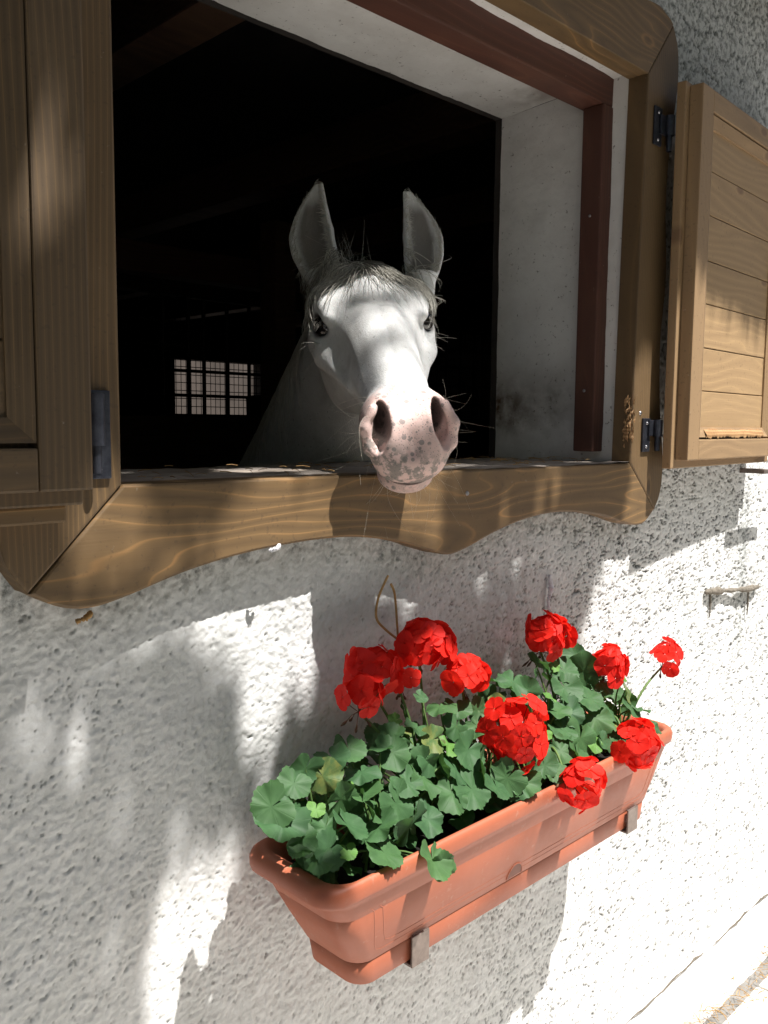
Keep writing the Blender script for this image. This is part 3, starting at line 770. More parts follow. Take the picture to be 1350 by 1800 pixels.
# raised rib lines of the front panel (flat groove lines)
def on_front(x, z, out=0.0):
    ins = np.interp(z, [0.949, 1.0, 1.064], [.044, .0290, .0125]); return (x, -0.238 + ins * .78 - out, z)
for k, (mx, zb_, zt) in enumerate(((0.0, .962, 1.048), (0.018, .972, 1.046))):
    pts = []
    xl, xr = 0.868 + mx, 1.692 - mx * .9
    for p in [(xl - .018, zt)] + [(xl + .004 * 0 - .012 + .016 * t, zt - (zt - zb_ - .014) * t) for t in np.linspace(0.1, 1, 6)] + [(xl + .008, zb_ + .004), (xl + .02, zb_)] + [(x, zb_) for x in np.linspace(xl + .05, xr - .05, 14)] + [(xr - .02, zb_), (xr - .006, zb_ + .005)] + [(xr - .002 + .012 * t, zb_ + .014 + (zt - zb_ - .014) * t) for t in np.linspace(0, 1, 6)]:
        pts.append(on_front(p[0], p[1], -0.0004))
    tube('panel_rib', pts, 0.0010, M['terra'], planter, 6)
# half-round overflow notch at the foot of the front
def notch():
    t = NT('notch_dark_terracotta'); mat = t.fin((0.16, 0.045, 0.022), 0.6)
    c = 1.225; V = [on_front(c, 0.952, .0008)]
    for k in range(13):
        a = math.pi * k / 12; V.append(on_front(c + .021 * math.cos(a), 0.952 + .024 * math.sin(a), .0008))
    b = len(V)
    V2 = [(x, y + .004, z) for x, y, z in V]
    F = [[0, i, i + 1] for i in range(1, 13)]
    mesh_np('overflow_notch', V, F, mat, planter)
    tube('notch_lip', [on_front(c + .022 * math.cos(math.pi * k / 12), 0.952 + .025 * math.sin(math.pi * k / 12), .0005) for k in range(13)], .0014, M['terra'], planter, 6)
notch()
def soil():
    nx, ny = 160, 28; xs = np.linspace(0.80, 1.74, nx); ys = np.linspace(-0.215, -0.052, ny)
    X, Y = np.meshgrid(xs, ys); Z = 1.062 + .006 * fbm(X * 30, Y * 30, 2, 3) + .006 * fbm(X * 90, Y * 90, 12, 2)
    i = np.arange(ny - 1)[:, None] * nx + np.arange(nx - 1)[None, :]
    F = np.stack([i, i + 1, i + nx + 1, i + nx], -1).reshape(-1, 4)
    o = mesh_np('potting_soil', np.stack([X, Y, Z], -1).reshape(-1, 3), F, M['soil'], None, True)
    tag(o, 'dark potting soil inside the terracotta flower box', 'soil', kind='stuff')
soil()
def bracket(x, label):
    b = empty('planter_bracket', (x, 0, 0.9)); tag(b, label, 'bracket', 'flower box brackets')
    w = 0.040
    box('shelf_bar', (0, -0.2065, 0.000), (w, -0.002, 0.0045), M['bronze_steel'], b, .001)
    box('upturned_lip', (0, -0.2105, 0.000), (w, -0.2065, 0.052), M['bronze_steel'], b, .0012)
    box('wall_plate', (0, -0.004, -0.09), (w, -0.0005, 0.08), M['bronze_steel'], b, .001)
bracket(0.955, 'brown steel bracket under the flowerless leafy end of the flower box')
bracket(1.615, 'brown steel bracket under the flowering end of the flower box beside sunlit wall')

# ================================================================== GERANIUMS
def leaf_mesh(name, seed, mat):
    r_ = np.random.default_rng(seed)
    n = 45; V = [(0, 0, 0)]; F = []
    ang = np.linspace(-math.pi + .10, math.pi - .10, n)
    lob = 9; ph = r_.uniform(0, 6)
    cup = r_.uniform(-.15, .45); fold = r_.uniform(-.35, .5); wav = r_.uniform(.06, .16)
    for fr in (0.34, 0.68, 0.9, 1.0):
        for a in ang:
            d = abs(abs(a) - math.pi)
            notch_ = 1 - 0.42 * math.exp(-(d / .28) ** 2)
            rr = fr * notch_ * (0.93 + 0.10 * math.sin(a * 1.5 + ph))
            if fr > .8:
                rr *= 1 + (0.04 if fr == 1 else .015) * math.sin(a * lob * .78 + ph) + (0.035 if fr == 1 else .008) * math.sin(a * 23 + ph)
            x, y = rr * math.cos(a), rr * math.sin(a)
            z = cup * rr * rr * .55 + fold * abs(y) * .5 + wav * fr * fr * math.sin(a * 4.5 + ph) * 1.1 + .022 * fr * math.cos(a * 9)
            z += -0.25 * max(0, fr - .8) * r_.uniform(0, 1)
            V.append((x, y, z))
    for i in range(n - 1): F.append([0, 1 + i, 2 + i, 2 + i])
    T = [[0, 1 + i, 2 + i] for i in range(n - 1)]
    for k in range(3):
        for i in range(n - 1):
            a = 1 + k * n + i
            T += [[a, a + n, a + n + 1], [a, a + n + 1, a + 1]]
    me = bpy.data.meshes.new(name)
    me.from_pydata([tuple(.033 * c for c in v) for v in V], [], T)
    me.polygons.foreach_set('use_smooth', np.ones(len(T), dtype=bool))
    me.materials.append(mat)
    return me
LEAF = [leaf_mesh('leaf', 100 + i, M['leaf']) for i in range(8)]
YOUNG = [leaf_mesh('young_leaf', 300 + i, M['young']) for i in range(2)]

def floret_mesh(name, seed, tight=0.0):
    r_ = np.random.default_rng(seed)
    V, T = [], []
    for p in range(5):
        a0 = p * 2 * math.pi / 5 + r_.normal(0, .10) + (0.12 if p > 2 else 0)
        w = r_.uniform(.50, .62); L = r_.uniform(.95, 1.12); droop = r_.uniform(-.05, .22) + tight; tw = r_.normal(0, .18)
        rows = [(0.04, .08), (0.3, .5), (.58, .92), (.82, .96), (.97, .55)]
        b = len(V)
        for (rr, ww) in rows:
            for s in (-1, -.5, 0, .5, 1):
                x = rr * L - (.06 * s * s if rr > .9 else .10 * s * s * rr); y = s * ww * w
                z = .16 * rr * (1 - rr * .6) - droop * rr * rr * .7 + .05 * s * s + tw * s * rr * .3 + r_.normal(0, .010) + .012 * p + tight * 1.3 * rr
                ca, sa = math.cos(a0), math.sin(a0)
                V.append((x * ca - y * sa, x * sa + y * ca, z))
        for i in range(4):
            for j in range(4):
                q = b + i * 5 + j
                T += [[q, q + 5, q + 6], [q, q + 6, q + 1]]
    me = bpy.data.meshes.new(name); me.from_pydata([tuple(.0195 * c for c in v) for v in V], [], T)
    me.polygons.foreach_set('use_smooth', np.ones(len(T), dtype=bool)); me.materials.append(M['petal'])
    return me
FLO = [floret_mesh('floret', 500 + i) for i in range(5)] + [floret_mesh('floret', 520 + i, .45) for i in range(2)]

A = [(0.735, -0.163, 1.197, 0.036), (0.727, -0.148, 1.217, 0.032), (0.755, -0.181, 1.172, 0.034), (0.776, -0.137, 1.233, 0.028), (0.806, -0.128, 1.244, 0.027), (0.859, -0.128, 1.245, 0.0325), (0.896, -0.123, 1.251, 0.034), (0.902, -0.147, 1.218, 0.034), (0.846, -0.163, 1.197, 0.035), (0.838, -0.185, 1.167, 0.034), (0.796, -0.163, 1.196, 0.0295), (0.755, -0.154, 1.209, 0.0268), (0.82, -0.206, 1.139, 0.032), (0.881, -0.22, 1.121, 0.0361), (0.947, -0.209, 1.135, 0.0384), (0.989, -0.209, 1.135, 0.0364), (0.979, -0.171, 1.187, 0.0339), (1.015, -0.174, 1.182, 0.0326), (0.941, -0.185, 1.167, 0.0349), (0.96, -0.246, 1.092, 0.0338), (0.978, -0.252, 1.08, 0.0258), (0.745, -0.187, 1.155, 0.0249), (0.77, -0.199, 1.142, 0.0237), (0.978, -0.14, 1.228, 0.0361), (0.956, -0.133, 1.237, 0.0267), (1.046, -0.159, 1.203, 0.0332), (1.064, -0.168, 1.19, 0.0277), (0.79, -0.198, 1.149, 0.031), (0.83, -0.139, 1.229, 0.0303), (0.889, -0.179, 1.175, 0.0289), (0.8, -0.18, 1.173, 0.0308), (0.89, -0.198, 1.15, 0.0305), (0.89, -0.166, 1.193, 0.0291)]
B = [(1.121, -0.113, 1.265, 0.0338), (1.16, -0.121, 1.254, 0.0292), (1.012, -0.112, 1.265, 0.0351), (1.139, -0.137, 1.232, 0.0338), (1.099, -0.153, 1.211, 0.0408), (1.139, -0.164, 1.196, 0.0414), (1.03, -0.159, 1.202, 0.0321), (0.989, -0.129, 1.243, 0.0309), (1.107, -0.201, 1.146, 0.0412), (1.164, -0.209, 1.135, 0.0334), (1.214, -0.21, 1.134, 0.034), (1.061, -0.197, 1.151, 0.0311), (1.09, -0.097, 1.285, 0.0188), (1.206, -0.13, 1.241, 0.0276), (1.187, -0.144, 1.223, 0.0253), (1.072, -0.142, 1.226, 0.0308), (1.152, -0.183, 1.171, 0.0364), (1.194, -0.18, 1.174, 0.0331), (1.092, -0.175, 1.18, 0.0337), (1.052, -0.126, 1.246, 0.027), (1.252, -0.133, 1.237, 0.0323), (1.3, -0.109, 1.27, 0.0266)]
D = [(1.335, -0.112, 1.266, 0.0391), (1.36, -0.127, 1.245, 0.0349), (1.399, -0.117, 1.26, 0.0274), (1.426, -0.099, 1.283, 0.0293), (1.477, -0.109, 1.269, 0.0311), (1.498, -0.119, 1.256, 0.0313), (1.473, -0.138, 1.231, 0.0364), (1.56, -0.127, 1.245, 0.0377), (1.591, -0.147, 1.219, 0.0431), (1.663, -0.167, 1.192, 0.0391), (1.648, -0.191, 1.159, 0.0362), (1.677, -0.197, 1.151, 0.0263), (1.415, -0.161, 1.2, 0.0398), (1.449, -0.167, 1.191, 0.0357), (1.44, -0.198, 1.15, 0.0421), (1.403, -0.183, 1.17, 0.0327), (1.501, -0.212, 1.131, 0.0314), (1.475, -0.211, 1.132, 0.0311), (1.576, -0.182, 1.171, 0.0373), (1.319, -0.222, 1.124, 0.0302), (1.301, -0.212, 1.138, 0.028), (1.228, -0.219, 1.128, 0.0352), (1.194, -0.208, 1.143, 0.0328), (1.689, -0.221, 1.119, 0.0238), (1.406, -0.216, 1.126, 0.0389), (1.496, -0.153, 1.21, 0.0365), (1.528, -0.16, 1.201, 0.0345), (1.517, -0.184, 1.169, 0.0342), (1.412, -0.142, 1.226, 0.0355), (1.352, -0.179, 1.176, 0.0343), (1.367, -0.202, 1.145, 0.0321), (1.572, -0.202, 1.145, 0.03), (1.678, -0.15, 1.214, 0.0277), (1.604, -0.117, 1.259, 0.0287), (1.558, -0.104, 1.277, 0.0269)]
HEADS = {  # centre, half-width, half-height, florets
    'B': [((1.120, -0.076, 1.365), .066, .040, 26), ((0.988, -0.084, 1.348), .050, .036, 16), ((0.946, -0.106, 1.319), .038, .038, 10), ((1.045, -0.102, 1.324), .02, .026, 3), ((1.192, -0.117, 1.304), .045, .031, 13), ((1.241, -0.188, 1.209), .064, .068, 34)],
    'D': [((1.462, -0.097, 1.331), .058, .046, 26), ((1.61, -0.155, 1.253), .046, .041, 15), ((1.836, -0.169, 1.233), .036, .036, 8), ((1.561, -0.254, 1.12), .054, .046, 20), ((1.339, -0.262, 1.105), .043, .043, 15)]}

def plant(key, leaves, bases, label):
    root = empty('geranium', bases[0]); root.location = (0, 0, 0)
    tag(root, label, 'geranium', 'geraniums in the flower box')
    lines, rads = [], []
    r_ = np.random.default_rng(sum(map(ord, key)) + 5)
    centre = np.mean([l[:3] for l in leaves], 0)
    extra = []
    for l in leaves:                       # a second, lower layer fills the plant
        for q in range(2):
            e = np.array(l[:3]) + np.array([r_.normal(0, .025), r_.uniform(.015, .06), -r_.uniform(.03, .07)])
            if e[1] < -.05 and e[2] > 1.085 and .78 < e[0] < 1.74: extra.append((*e, l[3] * r_.uniform(.7, .95)))
    for idx, (x, y, z, rad) in enumerate(list(leaves) + extra):
        P = np.array([x, y, z])
        b = np.array(min(bases, key=lambda q: abs(q[0] - x) + r_.uniform(0, .05)))
        out = P - np.array([b[0], -.12, z - .03])
        nrm = np.array([0.12, -0.55, 0.75]) + 5.5 * np.array([out[0], out[1] * .8, 0]) + r_.normal(0, .45, 3)
        if z < 1.12 and y < -.22: nrm = np.array([-.05, -1.0, .35]) + r_.normal(0, .2, 3)
        nrm /= np.linalg.norm(nrm)
        dirx = out + r_.normal(0, .02, 3) + np.array([0, -.03, -.035]); dirx = dirx - nrm * (dirx @ nrm); dirx /= np.linalg.norm(dirx) + 1e-9
        diry = np.cross(nrm, dirx)
        young = r_.random() < .06
        o = bpy.data.objects.new('leaf', (YOUNG if young else LEAF)[r_.integers(0, 2 if young else 8)])
        s = rad / .033 * r_.uniform(.80, 1.14) * (.55 if young else 1)
        mw = Matrix.Identity(4)
        for i in range(3):
            mw[i][0] = dirx[i] * s; mw[i][1] = diry[i] * s; mw[i][2] = nrm[i] * s; mw[i][3] = P[i]
        link(o, root); o.matrix_basis = mw
        midp = 0.5 * (P + b) + np.array([r_.normal(0, .01), r_.normal(0, .008), .02])
        lines.append(spline([b + r_.normal(0, .012, 3) * [1, 1, 0], midp, P - nrm * .001], 10)); rads.append(np.linspace(.0024, .0014, len(lines[-1])))
    for hc, rx, rz, nf in HEADS.get(key, []):
        hc = np.array(hc)
        head = empty('flower_head', tuple(hc), root)
        b = np.array(min(bases, key=lambda q: abs(q[0] - hc[0])))
        hub = hc + np.array([0.0, .012, -rz * .75]) if hc[2] > 1.15 else hc + np.array([0.0, .03, rz * .2])
        sl = spline([b, 0.5 * (b + hub) + np.array([0, -.005, .03 if hc[2] > 1.15 else .06]), hub], 16)
        V, F = tubes_np([sl], [np.linspace(.0032, .0022, len(sl))], 7)
        mesh_np('flower_stem', V, F, M['stem'], root, True)
        ped, pr = [], []
        ga = math.pi * (3 - math.sqrt(5)); ph = r_.uniform(0, 6)
        k = 0; tries = 0
        full = rz > .06 or hc[2] < 1.15
        nf = max(3, int(nf * .78))
        for k in range(nf):
            tt = (k + .5) / nf
            cz = 1 - tt * (1.55 if full else 1.2)
            sr = math.sqrt(max(0, 1 - cz * cz)); a = ph + k * ga
            dloc = np.array([sr * math.cos(a), sr * math.sin(a), cz])
            # umbel opens upwards and a little towards the light side
            tilt = np.array([.05, -.55, .85]) if hc[2] > 1.15 else np.array([.0, -.9, .3])
            tilt /= np.linalg.norm(tilt)
            ex = np.cross([0, 1, 0.2], tilt); ex /= np.linalg.norm(ex); ey = np.cross(tilt, ex)
            d = ex * dloc[0] + ey * dloc[1] + tilt * dloc[2]
            pos = hc + d * np.array([rx, min(rx, rz) * .85, rz]) * .92 * r_.uniform(.76, 1.12)
            nn = d + r_.normal(0, .20, 3); nn /= np.linalg.norm(nn)
            fx = np.cross(nn, r_.normal(0, 1, 3)); fx /= np.linalg.norm(fx); fy = np.cross(nn, fx)
            o = bpy.data.objects.new('floret', FLO[r_.integers(0, 5) if r_.random() < .9 else r_.integers(5, 7)])
            s = r_.uniform(1.0, 1.4) * (1.0 if rx > .03 else .9)
            mw = Matrix.Identity(4)
            for i in range(3):
                mw[i][0] = fx[i] * s; mw[i][1] = fy[i] * s; mw[i][2] = nn[i] * s; mw[i][3] = pos[i]
            link(o, head); o.matrix_basis = Matrix.Translation(-Vector(hc)) @ mw
            ped.append(spline([hub, .5 * (hub + pos) + d * .004, pos], 6)); pr.append(.0008)
        nb = 4
        for q in range(nb):                      # hanging buds
            e = hub + np.array([r_.normal(0, .012), r_.normal(0, .008), -r_.uniform(.006, .02)])
            L = spline([hub, .5 * (hub + e) + [0, 0, .004], e, e + (e - hub) * .35], 9)
            ped.append(L); pr.append(np.interp(np.linspace(0, 1, len(L)), [0, .55, .75, 1], [.0007, .0008, .003, .0006]))
        V, F = tubes_np(ped, pr, 5)
        o = mesh_np('pedicels', V - hc, F, M['bud'], head, True)
    V, F = tubes_np(lines, rads, 6)
    mesh_np('stems', V, F, M['stem'], root, True)
    return root
plant('A', A, [(0.84, -.13, 1.065), (0.93, -.15, 1.065)], 'leafy geranium without open flowers in the flower box')
plant('B', B, [(1.08, -.12, 1.065), (1.17, -.14, 1.065), (1.24, -.14, 1.065)], 'geranium carrying the largest round red flower head')
plant('D', D, [(1.38, -.13, 1.065), (1.48, -.13, 1.065), (1.60, -.14, 1.065), (1.68, -.14, 1.065)], 'geranium with red heads spilling over the rim of the flower box')

# ================================================================== THE HORSE
E_ = np.array([-0.020, -0.378, 1.75]); M_ = np.array([0.046, -0.125, 1.43])     # eyes and muzzle, in a frame turned to the horse's face
ax_a = (M_ - E_) / np.linalg.norm(M_ - E_)
ax_l = np.array([1.0, 0.03, 0.0]); ax_l -= ax_a * (ax_l @ ax_a); ax_l /= np.linalg.norm(ax_l)
ax_d = np.cross(ax_a, ax_l)
if ax_d[1] > 0: ax_d = -ax_d
O_ = E_ - 0.19 * ax_a
HS = 0.96
def to_world(P): return CAM + HS * (P @ RC.T)
def to_face(Pw): return ((Pw - CAM) @ RC) / HS

_u = np.array([-.12, -.05, 0, .05, .10, .15, .19, .24, .29, .34, .40, .46, .51, .555, .59, .615, .635])
_top = np.array([-.03, .012, .036, .053, .061, .061, .056, .050, .047, .044, .041, .039, .039, .036, .022, -.002, -.03])
_bot = np.array([-.10, -.15, -.18, -.205, -.220, -.222, -.212, -.19, -.165, -.142, -.122, -.112, -.108, -.106, -.100, -.09, -.07])
_hwT = np.array([.05, .072, .089, .105, .114, .115, .110, .097, .085, .076, .068, .062, .061, .062, .057, .045, .02])
_hwB = np.array([.04, .055, .07, .084, .092, .092, .088, .080, .068, .056, .047, .042, .040, .040, .037, .03, .012])
_uf = np.linspace(-.12, .635, 400)
def _sm(t):
    y = np.interp(_uf, _u, t); k = np.exp(-np.linspace(-2, 2, 31) ** 2); k /= k.sum()
    return np.convolve(np.pad(y, 15, mode='edge'), k, 'valid')
_top, _bot, _hwT, _hwB = map(_sm, (_top, _bot, _hwT, _hwB))

def smin(a, b, k):
    h = np.clip(0.5 + 0.5 * (b - a) / k, 0, 1)
    return b + (a - b) * h - k * h * (1 - h)
def smax(a, b, k): return -smin(-a, -b, k)
def ell(P, c, r):
    q = (P - np.array(c)) / np.array(r); L = np.linalg.norm(q, axis=1)
    g = np.linalg.norm(q / np.array(r), axis=1) + 1e-9
    return L * (L - 1) / g
def cone(P, a, b, ra, rb):
    a = np.array(a, float); b = np.array(b, float); ab = b - a
    t = np.clip((P - a) @ ab / (ab @ ab), 0, 1)
    return np.linalg.norm(P - a - t[:, None] * ab, axis=1) - (ra + (rb - ra) * t)
def locP(P):
    Q = P - O_
    return np.stack([Q @ ax_a, Q @ ax_l, Q @ ax_d], 1)

EARS = [  # base, tip, bend, facing (all in the face frame)
    (np.array([-.128, -.500, 1.885]), np.array([-.163, -.712, 1.915]), +.016, np.array([-.20, .12, -1.0]), .051),
    (np.array([.080, -.500, 1.905]), np.array([.068, -.707, 1.935]), -.014, np.array([.30, .12, -1.0]), .046)]
def ear(P, base, tip, bend, face, hwm):
    ez = tip - base; L = np.linalg.norm(ez); ez = ez / L
    n = face - ez * (face @ ez); n /= np.linalg.norm(n); q = np.cross(ez, n)
    if q[0] < 0: q = -q
    D_ = P - base; t = D_ @ ez / L
    tc = np.clip(t, -.15, 1.02)
    hw = hwm * np.interp(tc, [-.15, 0, .12, .3, .5, .68, .82, .92, 1.0, 1.02], [.62, .72, .86, .99, 1.0, .80, .56, .36, .17, .1])
    side = np.sign(bend)
    xq = D_ @ q - (bend * 1.4 * tc ** 3 - bend * 1.0 * np.sin(np.clip(tc, 0, 1) * math.pi)) ; xn = D_ @ n
    dep = .62
    fo = (np.sqrt((xq / hw) ** 2 + (xn / (hw * dep)) ** 2) - 1) * hw * dep
    fo = np.where(t > 1.0, np.maximum(fo, (t - 1.0) * L), fo); fo = np.where(t < -.15, np.maximum(fo, (-.15 - t) * L), fo)
    hi = np.maximum(hw - .0075, .001)
    fi = (np.sqrt((xq / hi) ** 2 + ((xn - hw * dep * .62) / (hi * dep * 1.25)) ** 2) - 1) * hi * dep
    fi = np.maximum(fi, (.10 - t) * L * .6)
    return smax(fo, -fi, .006)

def head_sdf(L):
    u, v, w = L[:, 0], np.abs(L[:, 1]), L[:, 2]
    LM = np.stack([u, v, w], 1)
    uc = np.clip(u, -.12, .635)
    tp = np.interp(uc, _uf, _top); bt = np.interp(uc, _uf, _bot); hT = np.interp(uc, _uf, _hwT); hB = np.interp(uc, _uf, _hwB)
    mid = .5 * (tp + bt); hf = .5 * (tp - bt); s = (w - mid) / hf
    k = sstep(-.7, .5, s); hw = hB + (hT - hB) * k
    p = 2.35
    f = ((np.abs(v / hw) ** p + np.abs(s) ** p) ** (1 / p) - 1) * np.minimum(hw, hf) * .85
    f = smax(f, u - .632, .03); f = smax(f, -.13 - u, .03)
    # broad flat forehead, brow and zygomatic ridge
    f = smin(f, ell(LM, (.150, .080, .014), (.062, .036, .034)), .030)
    f = smin(f, ell(LM, (.165, .092, -.050), (.085, .038, .034)), .025)
    f = smin(f, cone(LM, (.225, .103, -.056), (.350, .066, -.050), .014, .008), .026)     # facial crest
    f = smin(f, ell(LM, (.125, .058, -.115), (.115, .042, .095)), .03)                    # masseter
    f = smin(f, cone(LM, (.25, .013, .034), (.50, .012, .027), .020, .016), .03)          # nasal bones
    f = smax(f, -ell(LM, (.335, .096, .004), (.075, .018, .026)), .03)                    # hollow between crest and nose
    f = smax(f, -ell(LM, (.085, .088, .062), (.028, .024, .020)), .03)                    # hollow above the eye
    # muzzle
    f = smin(f, ell(LM, (.556, .048, -.012), (.056, .031, .046)), .03)                    # nostril wing
    f = smin(f, ell(LM, (.593, .0, -.048), (.042, .057, .039)), .022)                     # upper lip
    f = smin(f, ell(LM, (.595, .026, -.052), (.030, .030, .030)), .018)
    f = smin(f, ell(LM, (.560, .0, -.107), (.046, .049, .025)), .02)                     # lower lip
    f = smin(f, ell(LM, (.520, .0, -.112), (.035, .034, .020)), .02)                      # chin
    # nostrils: comma-shaped opening running inwards
    c1 = ell(LM, (.598, .060, .000), (.030, .0185, .031)); c2 = ell(LM, (.570, .046, .012), (.044, .0135, .026))
    f = smax(f, -smin(c1, c2, .012), .007)
    f = smin(f, cone(LM, (.566, .062, .034), (.580, .0745, .004), .0055, .0075), .012)    # outer rim
    f = smin(f, cone(LM, (.580, .0745, .004), (.592, .069, -.026), .0075, .008), .012)
    f = smin(f, cone(LM, (.592, .069, -.026), (.606, .050, -.040), .008, .0075), .012)
    f = smax(f, -ell(LM, (.63, .0, .010), (.022, .010, .03)), .014)
    # mouth line
    sl = np.abs(w + .0865 - .10 * (.6 - u) * (u < .6) - .06 * v) - .0024
    sl = np.maximum(sl, .485 - u)
    f = smax(f, -np.maximum(sl, -.010 - f), .005)
    # eye socket and lids
    f = smin(f, cone(LM, (.168, .094, .030), (.212, .094, .026), .013, .010), .014)       # upper lid and brow
    f = smin(f, cone(LM, (.172, .116, -.026), (.214, .107, -.030), .010, .009), .014)     # lower lid
    eye = ell(LM, (.192, .114, .001), (.027, .030, .0195))
    f = smax(f, -eye, .004)
    return f

W_ = lambda *p: to_face(np.array(p, float))
BODY = [
    (W_(1.345, .33, 1.98), W_(1.68, 1.22, 1.44), .068, .10), (W_(1.345, .30, 1.89), W_(1.62, .95, 1.26), .088, .18), (W_(1.345, .38, 1.92), W_(1.65, 1.1, 1.32), .085, .17),
    (W_(1.62, 1.15, 1.20), W_(2.0, 2.35, 1.22), .27, .30), (W_(1.55, .95, 1.2), W_(1.7, 1.3, 1.2), .22, .26),
    (W_(1.44, 1.08, 1.05), W_(1.42, 1.05, .55), .10, .06), (W_(1.42, 1.05, .55), W_(1.42, 1.07, .12), .05, .04), (W_(1.42, 1.07, .12), W_(1.42, 1.03, .06), .045, .06),
    (W_(1.74, 1.0, 1.05), W_(1.74, .98, .55), .10, .06), (W_(1.74, .98, .55), W_(1.74, 1.0, .12), .05, .04), (W_(1.74, 1.0, .12), W_(1.74, .96, .06), .045, .06),
    (W_(1.86, 2.4, 1.1), W_(1.86, 2.30, .78), .15, .09), (W_(1.86, 2.30, .78), W_(1.90, 2.48, .50), .08, .05), (W_(1.90, 2.48, .50), W_(1.88, 2.42, .12), .045, .04), (W_(1.88, 2.42, .12), W_(1.87, 2.38, .06), .045, .06),
    (W_(2.18, 2.35, 1.1), W_(2.18, 2.24, .78), .15, .09), (W_(2.18, 2.24, .78), W_(2.22, 2.42, .50), .08, .05), (W_(2.22, 2.42, .50), W_(2.20, 2.36, .12), .045, .04), (W_(2.20, 2.36, .12), W_(2.19, 2.32, .06), .045, .06)]
def horse_sdf(P):
    f = head_sdf(locP(P))
    for e in EARS: f = smin(f, ear(P, *e), .018)
    b = None
    for a, c, ra, rb in BODY:
        g_ = cone(P, a, c, ra, rb); b = g_ if b is None else smin(b, g_, .06)
    return smin(f, b, .045)

def graded(lo, hi, flo, fhi, h):
    """fine steps h between flo and fhi, growing outwards"""
    c = list(np.arange(flo, fhi + h, h)); s = h
    x = c[-1]
    while x < hi: s = min(s * 1.22, .045); x += s; c.append(x)
    x = c[0]; s = h; pre = []
    while x > lo: s = min(s * 1.22, .045); x -= s; pre.append(x)
    return np.array(pre[::-1] + c)

